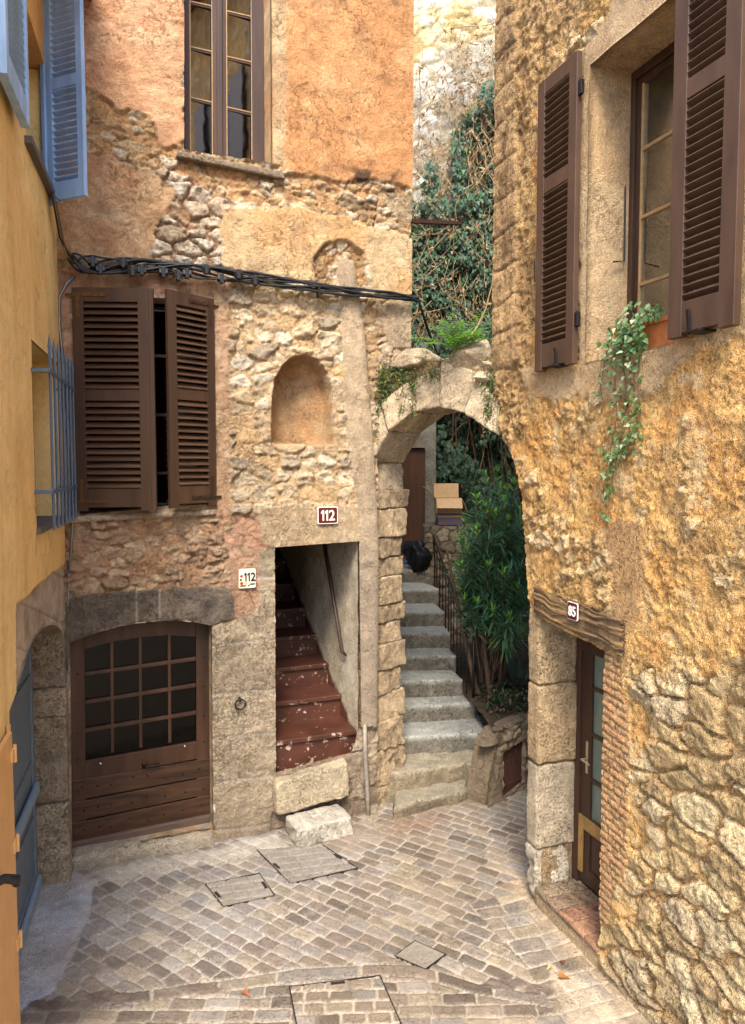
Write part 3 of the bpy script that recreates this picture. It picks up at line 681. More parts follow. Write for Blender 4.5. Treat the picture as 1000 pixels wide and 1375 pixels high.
# ================================================================== left house
L_ARCH = [(28, 1500), (28, 930), (31, 900), (37, 876), (45, 858), (56, 845), (68, 839), (76, 840), (82, 846), (84, 850), (84.5, 1300)]
def left_field(PX, PY, U, Z):
    ylim = np.interp(PX, [-60, 18, 21, 85, 120], [3000, 3000, 812, 757, 740])
    ochre = 1 - ss(-1.5, 1.5, PY - ylim + fbm(U * 6, Z * 0, 520, 3) * 4)
    near = 1 - ss(19, 21, PX); ochre = np.maximum(ochre, near)
    h = .004 + .005 * fbm(U * 2.5, Z * 2.5, 522, 4) + .0012 * fbm(U * 30, Z * 30, 524, 3)
    C = tone(S(255, 218, 142), U, Z, .07, 526, 1.3, S(250, 204, 122))
    st = ss(.0, .4, fbm(U * 6, Z * .7, 528, 5)); C = mix(C, C * np.array([.9, .86, .80])[None, :], st * .7)
    pa = ss(.2, .5, fbm(U * 9, Z * 3, 529, 5)); C = mix(C, np.minimum(C * 1.12 + .02, .9), pa * .5)
    ck_, _ = cracks(U, Z, .9, 540); ckm = ck_ * ss(.05, .3, fbm(U * 1.1, Z * 1.1, 545, 3)); C = C * (1 - .35 * ckm)[:, None]; h = h - .003 * ckm
    bs = ss(.75, .0, Z) * ss(-.3, .3, fbm(U * 3, Z * 3, 546, 4)); C = mix(C, np.tile(S(186, 160, 128), (len(U), 1)), bs * .5)
    row = np.floor((PY + (PX - 25) * -.5) / 62); e = np.abs((PY + (PX - 25) * -.5) / 62 - row - .5) * 2; jm = ss(.93, .99, e)
    C2 = tone(S(196, 176, 150), U, Z, .14, 530, 7, S(176, 156, 134)); C2 = mix(C2, C2 * .5, ss(.0, .35, fbm(PX * .05, PY * .012, 532, 4)) * ss(30, 40, PX) * ss(70, 50, PX) * .8)
    h2 = -.012 + .008 * ridged(U * 14, Z * 14, 534, 4) - .01 * jm
    h = h * ochre + h2 * (1 - ochre); C = mix(C2 * (1 - .3 * jm)[:, None], C, ochre)
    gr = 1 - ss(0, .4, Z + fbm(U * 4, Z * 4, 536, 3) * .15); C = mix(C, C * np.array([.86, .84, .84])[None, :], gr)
    return h, C
gu0, gz1 = LW.uz(83, 500)[0], LW.uz(41, 456)[1]
H_GRI = [LW.uz(41, 455), LW.uz(41, 712), LW.uz(84, 699), LW.uz(84, 498)]
H_GRI = [(H_GRI[0][0], H_GRI[0][1]), (H_GRI[0][0], H_GRI[1][1]), (H_GRI[2][0] , H_GRI[1][1]), (H_GRI[2][0], H_GRI[0][1])]
sh_u0 = LW.uz(67, 262)[0]; sh_u1 = LW.uz(34, 190)[0]; sh_z = LW.uz(67, 262)[1]
H_LSH = [(sh_u0, sh_z), (sh_u1, sh_z), (sh_u1, sh_z + 1.5), (sh_u0, sh_z + 1.5)]
H_LDR = [LW.uz(*p) for p in L_ARCH]; H_LDR[0] = (H_LDR[0][0], -.1); H_LDR[1] = (H_LDR[0][0], H_LDR[1][1]); H_LDR[-1] = (H_LDR[-2][0], -.1)
lhouse = thing('plastered_house', (-2.3, 5.0, 0), 'smooth ochre yellow house at the left edge with pale blue shutters', 'house')
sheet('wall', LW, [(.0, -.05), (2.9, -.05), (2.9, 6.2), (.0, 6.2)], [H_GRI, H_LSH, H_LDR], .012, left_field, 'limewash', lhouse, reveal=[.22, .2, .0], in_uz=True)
mb = MB()
mb.uzslab(LW, [(0, 6.2), (2.9, 6.2), (2.9, 6.9), (0, 6.9)], -.005, -.2)
mb.uzslab(LW, [(0, -.3), (2.9, -.3), (2.9, 6.9), (0, 6.9)], -4.0, -4.15)
mb.uzslab(LW, [(2.78, -.3), (2.898, -.3), (2.898, 6.9), (2.78, 6.9)], -.02, -4.0)
mb.uzslab(LW, [(-.3, -.3), (-.18, -.3), (-.18, 6.9), (-.3, 6.9)], -.25, -4.0)
mb.build('outer_wall', 'limewash', lhouse, c=S(232, 172, 90))
mb = MB(); mb.uzslab(LW, [(-.3, 6.9), (3.1, 6.9), (3.1, 7.1), (-.3, 7.1)], .3, -4.3); mb.build('roof', 'render_rough', lhouse, c=S(190, 120, 80))
# ================================================================== ground
def setts(X, Y, ang, L, W, seed, jw=.016, warp=.02):
    c, s = math.cos(ang), math.sin(ang)
    wx = X + warp * fbm(X * 2.2, Y * 2.2, seed, 3) ; wy = Y + warp * fbm(X * 2.2 + 7, Y * 2.2, seed + 1, 3)
    wx = wx + .006 * fbm(X * 14, Y * 14, seed + 30, 3); wy = wy + .006 * fbm(X * 14 + 5, Y * 14, seed + 31, 3)
    a = wx * c + wy * s; b = -wx * s + wy * c
    row = np.floor(b / W); fr = b / W - row; rr = (np.sin(row * 12.9898 + seed) * 43758.5453) % 1
    aa = (a + rr * L) / L; aa = aa + .22 * (vn(aa * .9, row * 3.3, seed + 2) - .5)
    k = np.floor(aa); fa = aa - k; rv = (np.sin(row * 78.233 + k * 37.719 + seed) * 43758.5453) % 1; rv2 = (rv * 57.3) % 1
    jj = jw * (.75 + .7 * rv2)
    dx = np.minimum(fa, 1 - fa) * L; dy = np.minimum(fr, 1 - fr) * W
    rad = .015; qx = np.clip(rad + jj * .5 - dx, 0, None); qy = np.clip(rad + jj * .5 - dy, 0, None)
    d = rad - np.hypot(qx, qy)      # distance inside rounded brick
    return d, rv, rv2
setc0 = [S(170, 152, 132), S(158, 140, 120), S(176, 164, 150), S(162, 148, 134), S(182, 164, 138), S(148, 130, 112)]
setc = [c * np.array([.70, .69, .67]) for c in setc0]
def sett_col(rv, rv2, X, Y, seed):
    C = np.zeros((len(X), 3)); sel = np.floor(rv2 * len(setc) * .999).astype(int)
    for i, c in enumerate(setc): C[sel == i] = c
    return C * (.72 + .48 * rv)[:, None] * (1 + .14 * fbm(X * 30, Y * 30, seed, 3))[:, None]
COVERS = [[(388.5, 1327), (510, 1312), (545, 1392), (404, 1408)], [(345, 1142.5), (432, 1135), (480, 1167), (390, 1188)],
          [(276, 1189), (348, 1174), (369, 1204), (300, 1219)], [(530, 1285), (557, 1265), (598, 1283), (571, 1303)]]
COVW = [[(ground_at(*p).x, ground_at(*p).y) for p in c] for c in COVERS]
def ground_field(X, Y):
    PX, PY = proj(X, Y, 0 * X)
    und = .010 * fbm(X * 1.3, Y * 1.3, 600, 3)
    d, rv, rv2 = setts(X, Y, R(-35), .186, .106, 610, jw=.009)
    bl = np.interp(PX, [0, 30, 180, 400, 520, 560, 640, 740, 900], [1360, 1356, 1335, 1303, 1298, 1298, 1322, 1338, 1372])
    d2, rva, rvb = setts(X, Y, R(1.5), .21, .104, 620, jw=.009)
    m = PY > bl
    d = np.where(m, d2, d); rv = np.where(m, rva, rv); rv2 = np.where(m, rvb, rv2)
    band = (PY > bl - 2 - .018 * np.abs(PX - 300) * 0) & (PY < bl + 15)
    # edging of longer slabs along the joint of the two fields
    Yb = Y + 0 * X; uu = PX / 96 + .15 * np.sin(PX * .02); kk = np.floor(uu); fu = np.minimum(uu - kk, 1 - uu + kk) * 96; fv = np.minimum(PY - bl + 2, bl + 15 - PY)
    db = (np.minimum(fu, fv * 1.6) - 2.2) * .006; r3 = (np.sin(kk * 91.7 + 3) * 43758.5) % 1
    inb = band & (PX < 760) & (PX > 150)
    d = np.where(inb, np.minimum(db, .022), d); rv = np.where(inb, r3, rv); rv2 = np.where(inb, (r3 * 17) % 1, rv2)
    # kerb setts following the right house
    dist = (X - RW.p[0]) * RW.n[0] + (Y - RW.p[1]) * RW.n[1]; al = (X - RW.p[0]) * RW.d[0] + (Y - RW.p[1]) * RW.d[1]
    lim = .50 + .06 * fbm(X * 2, Y * 2, 630, 2)
    m3 = (dist < lim) & (al > -.15) & (PY < bl + 60)
    d3, rvc, rvd = setts(X, Y, math.atan2(RW.d[1], RW.d[0]) + R(88), .22, .14, 640, jw=.012)
    d = np.where(m3, d3, d); rv = np.where(m3, rvc, rv); rv2 = np.where(m3, rvd, rv2)
    worn = ss(-.25, .35, fbm(X * 1.7, Y * 1.7, 650, 4) - .02) * .75
    worn = np.maximum(worn, ss(5.5, 7.2, Y) * .25)
    body = ss(-.003, .010, d)
    up = (.010 + .006 * rv) * (1 - .55 * worn)
    tilt = .0035 * fbm(X * 16, Y * 16, 655, 3)
    h = und + body * up + tilt * body + .0022 * fbm(X * 60, Y * 60, 656, 3) + .0012 * (1 - body)
    C = sett_col(rv, rv2, X, Y, 660)
    jc = tone(S(184, 171, 152), X, Y, .2, 662, 14); jc = mix(jc, tone(S(168, 152, 130), X, Y, .2, 664, 14), ss(-.2, .4, fbm(X * 1.2, Y * 1.2, 668, 3) + ss(-.6, .6, X) * .4))
    C = mix(C, jc, worn[:] * .38 * ss(-.2, .5, fbm(X * 9, Y * 9, 670, 4)))
    dk = ((rv > .93) | (inb & (rv > .86))).astype(float); C = mix(C, C * .55, dk)
    C = mix(jc, C, ss(-.002, .004, d))
    # left side: setts turn paler and bluer
    bm = ss(.4, -1.4, X + .5 * fbm(X * 1.5, Y * 1.5, 672, 3)) * ss(3.9, 5.2, Y)
    C = mix(C, C * np.array([.96, 1.03, 1.17])[None, :] * 1.08 + np.array([.015, .02, .03])[None, :], bm * .8)
    # smooth cement apron before the grey door
    apd = (sd(PX, PY, [(0, 1150), (90, 1160), (128, 1186), (122, 1230), (98, 1290), (60, 1345), (0, 1372)]) + 7 * fbm(PX * .07, PY * .07, 674, 5)); ap = ss(-1, 1, apd)
    ac = tone(S(196, 194, 192), X, Y, .12, 676, 5, S(174, 168, 160)); ac = mix(ac, np.tile(S(188, 202, 226), (len(X), 1)), ss(.0, .4, fbm(X * 2.3, Y * 2.3, 678, 4) + .05) * .45); ac = ac * (1 - .55 * (1 - ss(0, 2.2, np.abs(apd))) * ss(-.2, .2, fbm(X * 6, Y * 6, 673, 3)))[:, None]
    h = h * (1 - ap) + (und + .014 + .004 * fbm(X * 10, Y * 10, 679, 4)) * ap; C = mix(C, ac, ap)
    # second smoother seam of cement crossing behind the covers and at wall feet
    for poly, c in (([(290, 1140), (372, 1118), (388, 1140), (340, 1150), (300, 1160), (120, 1190), (90, 1178)], S(196, 186, 172)),
                    ([(380, 1120), (535, 1100), (545, 1125), (500, 1135), (470, 1150)], S(150, 132, 112)), ([(735, 1290), (800, 1330), (860, 1400), (780, 1400), (745, 1340)], S(206, 184, 152))):
        mm_ = ss(-3, 3, sd(PX, PY, poly) + 5 * fbm(PX * .08, PY * .08, 681, 3)) * .55
        C = mix(C, tone(c, X, Y, .14, 682, 9), mm_); h = h * (1 - mm_ * .5) + (und + .009) * mm_ * .5
    # rust stain by the foot of the stairs, damp by the pier
    rs_ = ss(-6, 8, sd(PX, PY, [(535, 1090), (600, 1092), (590, 1108), (540, 1122), (520, 1118)]) + 9 * fbm(PX * .08, PY * .1, 684, 4))
    C = mix(C, np.tile(S(138, 84, 50), (len(X), 1)), rs_ * .3)
    ds = ss(-3, 5, sd(PX, PY, [(684, 1186), (712, 1188), (728, 1205), (722, 1214), (700, 1204)]) + 4 * fbm(PX * .1, PY * .1, 686, 3)); C = mix(C, np.tile(S(92, 78, 68), (len(X), 1)), ds * .8)
    for k, (x0, y0, rx, ry) in enumerate([(679, 1322, 34, 8), (716, 1330, 14, 9), (62, 1352, 32, 8), (143, 1341, 36, 9), (268, 1330, 30, 8)]):
        dd = 1 - np.hypot((PX - x0) / rx, (PY - y0) / ry) + .25 * fbm(PX * .06, PY * .1, 690 + k, 3); q = ss(0, .25, dd)
        C = mix(C, tone(S(118, 102, 90), X, Y, .2, 695, 20), q); h = h + q * .006
    ft = ss(.22, .0, dist) * (al > -.3); C = mix(C, np.tile(S(196, 168, 130), (len(X), 1)), ft * .5); h = h + ft * .01
    under = np.zeros(len(X), bool)
    for c in COVW: under |= inpoly(X, Y, c)
    return np.where(under, -.02, h), C
def ground_patch(name, x0, x1, y0, y1, res, fieldf, mat, parent=None, polys=None, zoff=0.0):
    xs = np.arange(x0, x1 + res, res); ys = np.arange(y0, y1 + res, res)
    X, Y = np.meshgrid(xs, ys, indexing='ij'); ny = len(ys); X = X.ravel(); Y = Y.ravel()
    a = (np.arange(len(xs) - 1)[:, None] * ny + np.arange(ny - 1)[None, :]).ravel(); Q = np.stack([a, a + ny, a + ny + 1, a + 1], 1)
    if polys is not None:
        cx = X[Q].mean(1); cy = Y[Q].mean(1); Q = Q[inpoly(cx, cy, polys)]
        cnt = np.bincount(Q.ravel(), minlength=len(X)); idx = np.nonzero((cnt > 0) & (cnt < 4))[0]
        d, qx, qy = pdist(X[idx], Y[idx], polys); ok = d < res * 1.3; X[idx] = np.where(ok, qx, X[idx]); Y[idx] = np.where(ok, qy, Y[idx])
        used = cnt > 0; rm = -np.ones(len(X), int); rm[used] = np.arange(used.sum()); X, Y = X[used], Y[used]; Q = rm[Q]
    h, C = fieldf(X, Y)
    return mesh_np(name, np.stack([X, Y, h + zoff], 1), Q, mat, parent, C)
g = ground_patch('street_paving', -3.0, 2.9, 3.9, 8.9, .0105, ground_field, 'paving'); tag(g, kind='structure')
def far_field(X, Y):
    return np.full(len(X), -.03) + .02 * fbm(X * .3, Y * .3, 700, 2), tone(S(160, 142, 120), X, Y, .1, 701, 2)
g = ground_patch('ground', -60, 60, -60, 60, 1.5, far_field, 'paving', zoff=-.02); tag(g, kind='structure')

# inspection covers
clabels = ['large square sett-filled cover with dark steel frame at the bottom edge', 'square cover filled with grey setts beside the loose boulder',
           'smaller rectangular cover of pale setts in front of the garage door', 'small plain concrete cover plate set in the setts']
cang = [R(3), R(14), R(14), R(30)]
for i, c in enumerate(COVW):
    cx = sum(p[0] for p in c) / 4; cy = sum(p[1] for p in c) / 4
    t = thing('manhole_cover', (cx, cy, 0), clabels[i], 'manhole cover', 'covers set in the paving')
    def cf(X, Y, i=i):
        if i == 3: return np.full(len(X), .010) + .002 * fbm(X * 30, Y * 30, 705, 3), tone(S(148, 136, 120), X, Y, .16, 706, 20)
        d, rv, rv2 = setts(X, Y, cang[i], .17 if i else .15, .105 if i else .10, 710 + i * 9, jw=.014, warp=.01); b = ss(-.003, .008, d)
        jc = tone(S(186, 170, 146), X, Y, .12, 713, 14)
        if i: C = mix(jc * .9, tone(S(172, 160, 146), X, Y, .16, 715, 10) * (.88 + .24 * rv)[:, None], ss(-.003, .003, d))
        else: C = mix(mix(jc, jc * .45, ss(.1, .3, fbm(X * 6, Y * 6, 716, 3))), sett_col(rv, rv2, X, Y, 712) * 1.06, ss(-.002, .004, d))
        if i in (1, 2): C = C * np.array([.70, .72, .75])[None, :]
        return .006 + b * .007 + .002 * fbm(X * 40, Y * 40, 714, 3), C
    xs = [p[0] for p in c]; ys = [p[1] for p in c]
    ins = [(p[0] + (cx - p[0]) * .015, p[1] + (cy - p[1]) * .015) for p in c]
    ground_patch('infill', min(xs), max(xs), min(ys), max(ys), .009, cf, 'paving', t, ins)
    mb = MB(); wd = .007 if i != 3 else .004
    for k in range(4):
        if i == 1 and k == 0: continue
        p, q = Vector((*c[k], 0)), Vector((*c[(k + 1) % 4], 0)); d = (q - p).normalized(); nn = Vector((-d.y, d.x, 0))
        mb.lbox((p, d, Vector((0, 0, 1)), nn), -.005, (q - p).length + .005, -.02, .014 - k * .0005, -wd / 2, wd / 2)
    if i < 3:
        # lifting pockets
        for (a, b) in (((0, 1) if i == 0 else (0, 3)), (1, 2))[: (1 if i == 0 else 2)]:
            p, q = Vector((*c[a], 0)), Vector((*c[b], 0)); d = (q - p).normalized(); inw = (Vector((cx, cy, 0)) - (p + q) / 2).normalized()
            m0 = p + d * (q - p).length * .52
            mb.lbox((m0, d, Vector((0, 0, 1)), inw), -.045, .045, -.01, .0155, .01, .035)
    mb.build('frame', plain('iron_dark_%d' % i, S(48, 44, 42), .6, .3, .3, 60, .3), t)

# loose stone, thresholds
gp = [ground_at(404, 1140), ground_at(475, 1121)]
ax = (gp[1] - gp[0]); bk = Vector((-ax.y, ax.x, 0)).normalized() * .30; up = Vector((0, 0, .185))
t = thing('boulder', gp[0] + ax * .5 + bk * .4, 'loose pale stone block lying on the paving in front of the dark stair passage', 'stone')
A0 = gp[0] - ax * .02; A1 = gp[1] - ax * .02
rough_block('stone', [A0 - ax * .02, A1, A0 - ax * .08 + up - bk * .12, A1 + up * .92 + bk * .02, A0 + bk, A1 + bk * 1.0, A0 - ax * .06 + up * 1.05 + bk * .95, A1 + up * 1.0 + bk], 'dressed', t, S(210, 200, 182), 44, .024, .022, 3, 10, .28)
def fblock(name, quad, f, b, parent, c, mat='dressed', pl=F, div=26, amp=.01, rr=.02, seed=0, bz=None):
    """block whose front face is seen at quad = bl, br, tl, tr (photo points) on the plane at offset f"""
    q = [pl.uz(x, y, f) for x, y in quad]
    fr = [pl.pt(u, z, f) for u, z in q]; bkk = [pl.pt(u, z, b) for u, z in q]
    return rough_block(name, fr + bkk, mat, parent, c, div, amp, rr, seed)
fblock('doorstep', [(371, 1097), (470, 1070), (371, 1052), (467, 1024)], .14, -.35, house, S(200, 182, 150), amp=.014, rr=.018, seed=5, div=44)
fblock('garage_sill', [(92, 1176), (290, 1146), (96, 1152), (289, 1118)], .10, -.30, house, S(192, 178, 156), amp=.012, rr=.03, seed=6)

# ================================================================== passage with the painted steps
up0, up1 = F.uz(366, 900)[0], F.uz(480.5, 900)[0]
def cor_field(PX, PY, U, Z):
    C = tone(S(232, 216, 188), U, Z, .10, 720, 5, S(214, 196, 166)); lo = 1 - ss(.06, .16, Z - (.60 + U * .55) + .05 * fbm(U * 9, Z * 9, 721, 3))
    C = mix(C, tone(S(112, 60, 46), U, Z, .2, 722, 12), lo); return .008 * fbm(U * 6, Z * 6, 723, 4), C
CW = Plane(F.pt(up1, 0)[:2], (-F.n[0], -F.n[1])); 
if np.dot(CW.n, -F.d) < 0: CW.n = -CW.n
sheet('passage_wall', CW, [(.0, -.2), (3.6, -.2), (3.6, 3.6), (.0, 2.66)], [], .02, cor_field, 'render_rough', house, in_uz=True)
mb = MB(); mb.uzslab(F, [(up0 - .02, -.2), (up0 - .14, -.2), (up0 - .14, 3.6), (up0 - .02, 3.6)], -.05, -3.6)
mb.uzslab(F, [(up0 - .12, F.uz(420, 731)[1] + .02), (up1 + .02, F.uz(420, 731)[1] + .02), (up1 + .02, F.uz(420, 731)[1] + .12), (up0 - .12, F.uz(420, 731)[1] + .12)], -.03, -.8)
mb.uzslab(F, [(up0 - .12, -.2), (up1, -.2), (up1, 3.6), (up0 - .12, 3.6)], -3.6, -3.7)
mb.build('passage_lining', 'render_rough', house, c=S(120, 90, 75))
m, nt, N, L, b = new_mat('painted_step')
tc = N.new('ShaderNodeTexCoord'); nz = N.new('ShaderNodeTexNoise'); nz.inputs['Scale'].default_value = 14; nz.inputs['Detail'].default_value = 8; nz.inputs['Roughness'].default_value = .7
L.new(tc.outputs['Object'], nz.inputs['Vector']); r1 = N.new('ShaderNodeValToRGB'); r1.color_ramp.elements[0].position = .61; r1.color_ramp.elements[1].position = .62
r1.color_ramp.elements[0].color = (*S(84, 44, 28), 1); r1.color_ramp.elements[1].color = (*S(206, 180, 158), 1)
ge = N.new('ShaderNodeNewGeometry'); sx = N.new('ShaderNodeSeparateXYZ'); L.new(ge.outputs['Normal'], sx.inputs[0]); m1 = N.new('ShaderNodeMath'); m1.operation = 'MULTIPLY_ADD'; m1.inputs[1].default_value = -.07; L.new(sx.outputs['Z'], m1.inputs[0])
m2_ = N.new('ShaderNodeMath'); m2_.operation = 'ADD'; m2_.inputs[1].default_value = .02; L.new(nz.outputs['Fac'], m2_.inputs[0]); L.new(m2_.outputs[0], m1.inputs[2]); L.new(m1.outputs[0], r1.inputs[0])
n2 = N.new('ShaderNodeTexNoise'); n2.inputs['Scale'].default_value = 4; n2.inputs['Detail'].default_value = 6; L.new(tc.outputs['Object'], n2.inputs['Vector'])
mx = N.new('ShaderNodeMixRGB'); mx.blend_type = 'MULTIPLY'; mx.inputs[0].default_value = .7; r2 = N.new('ShaderNodeValToRGB'); r2.color_ramp.elements[0].position = .35; r2.color_ramp.elements[0].color = (.45, .38, .35, 1); r2.color_ramp.elements[1].position = .6
L.new(n2.outputs['Fac'], r2.inputs[0]); L.new(r1.outputs[0], mx.inputs[1]); L.new(r2.outputs[0], mx.inputs[2]); L.new(mx.outputs[0], b.inputs['Base Color'])
bp = N.new('ShaderNodeBump'); bp.inputs['Strength'].default_value = .3; bp.inputs['Distance'].default_value = .006; L.new(nz.outputs['Fac'], bp.inputs['Height']); L.new(bp.outputs[0], b.inputs['Normal'])
b.inputs['Roughness'].default_value = .5; MATS['painted_step'] = m
zth = F.uz(369, 1036)[1]
nos = [(.02, .81), (.44, 1.03), (.84, 1.25), (1.24, 1.47), (1.66, 1.69), (2.1, 1.91), (2.5, 2.13), (2.9, 2.35)]
for k, (dd, z) in enumerate(nos):
    mb = MB(); zb = zth - .3 if k == 0 else nos[k - 1][1] - .25
    mb.uzslab(F, [(up0 - .1, zb), (up1 - .004, zb), (up1 - .004, z - .04), (up0 - .1, z - .04)], -dd - .03, -dd - .9)
    mb.uzslab(F, [(up0 - .1, z - .045), (up1 - .006, z - .045), (up1 - .006, z), (up0 - .1, z)], -dd, -dd - .6)
    mb.build('painted_step', 'painted_step', house, bevel=.006)
mb = MB()
a = CW.pt(.30, 1.50, .05); b_ = CW.pt(.86, 2.52, .05); mb.tube([CW.pt(.30, 1.46, .01), a, a + (b_ - a) * .5, b_], [.014, .02, .018, .018], 8)
mb.build('handrail', plain('rail_dark', S(66, 46, 38), .5), house, smooth=True)

# ================================================================== arch
arch = thing('stone_arch', (.5, 6.5, 0), 'round stone arch spanning the alley between the two houses, with fern and boulders on top', 'arch')
vc = S(214, 190, 154)
def vous(qd, seed, bulge=.0, c=None, f=0.0, depth=.44):
    q = [AR.uz(x, y) for x, y in qd]
    fr = [AR.pt(u, z, f) for u, z in q]; bk_ = [AR.pt(u, z, -depth) for u, z in q]
    cen = sum((v for v in fr), Vector()) / 4
    sh = [cen + (v - cen) * .965 for v in fr]; cb = sum(bk_, Vector()) / 4; shb = [cb + (v - cb) * .98 for v in bk_]
    return rough_block('voussoir', sh + shb, 'dressed', arch, vc if c is None else c, 26, .012, .016, seed, 18, .22)
V = [[(503, 660), (501, 622), (478, 655), (478, 610)], [(500, 622), (525, 580), (480, 600), (512, 545)],
     [(525, 580), (559, 554), (514, 542), (553, 510)], [(559, 554), (592, 548), (555, 509), (591, 492)],
     [(592, 548), (627, 557), (594, 483), (639, 498)], [(627, 557), (674, 587), (641, 506), (682, 545)],
     [(674, 587), (703, 640), (684, 548), (722, 612)], [(703, 640), (709, 690), (722, 614), (735, 690)]]
def arcsplit(q):
    """cut a long voussoir's underside so that the arch stays round: returns quads sharing one stone"""
    return q
for k, q in enumerate(V):
    if k == 0:
        q = [(503, 660), (500, 622), (470, 660), (470, 612)]
        q = [q[0], q[1], q[2], q[3]]
        uz_ = [AR.uz(*p) for p in q]
    vous(q, 20 + k, c=vc * (.92 + .16 * ((k * .37) % 1)), f=.012 * ((k * 7) % 3 - 1) + .035)
jz = [JB.uz(520, y)[1] for y in (658, 683, 721, 749, 775, 811, 836, 864, 898, 931, 967, 1005, 1052, 1112)]
for k in range(len(jz) - 1):
    z1, z0 = jz[k], jz[k + 1]; u1 = [.47, .43, .38, .42, .36, .43, .38, .42, .37, .44, .39, .43, .40][k]; off = .015 * ((k * 5) % 3) - .015 - (.0 if k else -.03)
    if k == 12: z0 = -.06
    cr = [JB.pt(-.06, z0 + .001, off), JB.pt(u1, z0 + .001, off), JB.pt(-.06, z1 - .001, off), JB.pt(u1, z1 - .001, off),
          JB.pt(-.06, z0 + .004, -.3), JB.pt(u1, z0 + .004, -.3), JB.pt(-.06, z1 - .004, -.3), JB.pt(u1, z1 - .004, -.3)]
    rough_block('jamb_block', cr, 'dressed', arch, S(198, 170, 132) * (.85 + .25 * ((k * .618) % 1)), 34, .016 + (.010 if k > 9 else 0), .012, 60 + k, 13, .34)
mb = MB(); mb.uzslab(JB, [(-.05, -.1), (.36, -.1), (.36, jz[0]), (-.05, jz[0])], -.03, -.28); mb.build('core', 'render_rough', arch, c=S(150, 122, 92))
def spn_field(PX, PY, U, Z):
    h, C = stones(U, Z, .13, .085, 740, [S(206, 180, 142), S(190, 162, 124), S(216, 194, 160)], S(160, 126, 88), .05, .1, joint=.16, fine=1.5)
    ms = ss(.0, .3, fbm(PX * .05, PY * .03, 742, 4) + .05) * ss(640, 560, PX + 0 * PY) + ss(.0, .25, fbm(PX * .06, PY * .03, 743, 4)) * ss(650, 670, PX)
    C = mix(C, tone(S(88, 84, 44), U, Z, .25, 744, 20), np.clip(ms, 0, 1) * .75); return h - .035 + .008 * ms, C
sheet('spandrel', AR, [(496, 660), (494, 560), (497, 492), (530, 484), (556, 482), (600, 486), (640, 476), (690, 488), (704, 512), (708, 600), (690, 585), (668, 552), (640, 532), (600, 522), (566, 526), (540, 545), (520, 570), (508, 600)], [], .010, spn_field, 'stonework', arch)
mb = MB(); mb.slab(AR, [(497, 640), (496, 494), (600, 492), (690, 494), (704, 516), (706, 595), (676, 556), (640, 532), (600, 524), (566, 528), (540, 548), (520, 572), (508, 602)], -.03, -.42); mb.build('infill', 'render_rough', arch, c=S(176, 146, 108))
for k, (px, py, r, sx, sy, sz, rot) in enumerate([(556, 484, .20, 1.15, .95, .42, -.6), (632, 483, .22, 1.05, .9, .72, -.7), (603, 488, .09, 1.1, 1, .5, 0), (664, 492, .13, 1.0, .9, .7, -.5),
                                               (518, 492, .11, 1.2, 1, .5, .2), (684, 506, .10, .8, .9, 1, .4), (583, 494, .08, 1.3, 1, .45, .1), (648, 508, .08, 1.2, .8, .6, .7), (692, 528, .085, .8, .8, 1.2, .2), (697, 552, .07, .9, .8, 1.3, .2)]):
    p = AR.at(px, py, -.10 if k < 7 else .02)
    stone_blob('coping_stone', p, r, (sx, sy, sz), 'dressed', arch, S(206, 182, 148) * (.9 + .2 * ((k * .37) % 1)), 80 + k, .25, rot=rot)

# ================================================================== outside stairs
stairs = thing('stone_staircase', (.8, 7.4, 0), 'worn grey stone stairs climbing through the arch', 'stairs')
ST = [(.12, 535, 1083, 628, 1060), (.30, 534, 1037, 641, 1022), (.48, 534, 990, 652, 984), (.66, 534, 950, 640, 943), (.85, 535, 915, 622, 912), (1.03, 536, 881, 613, 880),
      (1.22, 537, 850, 606, 850), (1.41, 538, 822, 598, 821), (1.60, 539, 792, 590, 790), (1.79, 540, 765, 584, 764)]
edge = []
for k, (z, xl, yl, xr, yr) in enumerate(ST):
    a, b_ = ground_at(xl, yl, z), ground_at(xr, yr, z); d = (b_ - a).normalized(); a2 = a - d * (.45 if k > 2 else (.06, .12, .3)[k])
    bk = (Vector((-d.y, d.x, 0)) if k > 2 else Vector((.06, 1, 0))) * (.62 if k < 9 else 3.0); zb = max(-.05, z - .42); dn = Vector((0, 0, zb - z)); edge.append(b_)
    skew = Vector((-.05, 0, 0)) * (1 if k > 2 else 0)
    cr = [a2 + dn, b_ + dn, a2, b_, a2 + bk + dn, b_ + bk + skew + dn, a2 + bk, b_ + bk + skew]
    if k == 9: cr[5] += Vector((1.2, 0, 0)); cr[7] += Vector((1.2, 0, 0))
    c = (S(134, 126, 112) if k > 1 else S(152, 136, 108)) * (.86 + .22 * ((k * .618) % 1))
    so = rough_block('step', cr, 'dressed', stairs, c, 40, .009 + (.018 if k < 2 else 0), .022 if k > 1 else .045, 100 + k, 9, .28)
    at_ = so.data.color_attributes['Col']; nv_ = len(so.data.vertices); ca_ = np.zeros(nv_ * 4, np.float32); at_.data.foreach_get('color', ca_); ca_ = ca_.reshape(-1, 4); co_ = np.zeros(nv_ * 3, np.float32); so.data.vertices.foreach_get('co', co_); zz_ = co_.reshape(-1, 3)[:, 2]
    toplit_ = ss(z - .05, z - .012, zz_ + .01 * fbm(co_.reshape(-1, 3)[:, 0] * 9, zz_ * 3, 777, 3)); tr_ = np.array(S(190, 190, 182)) if k > 1 else np.array(S(178, 166, 140)); ca_[:, :3] = ca_[:, :3] * (1 - toplit_[:, None] * .75) + tr_[None, :] * toplit_[:, None] * .75; at_.data.foreach_set('color', ca_.ravel())     # light from above painted in: treads paler, risers left darker brown

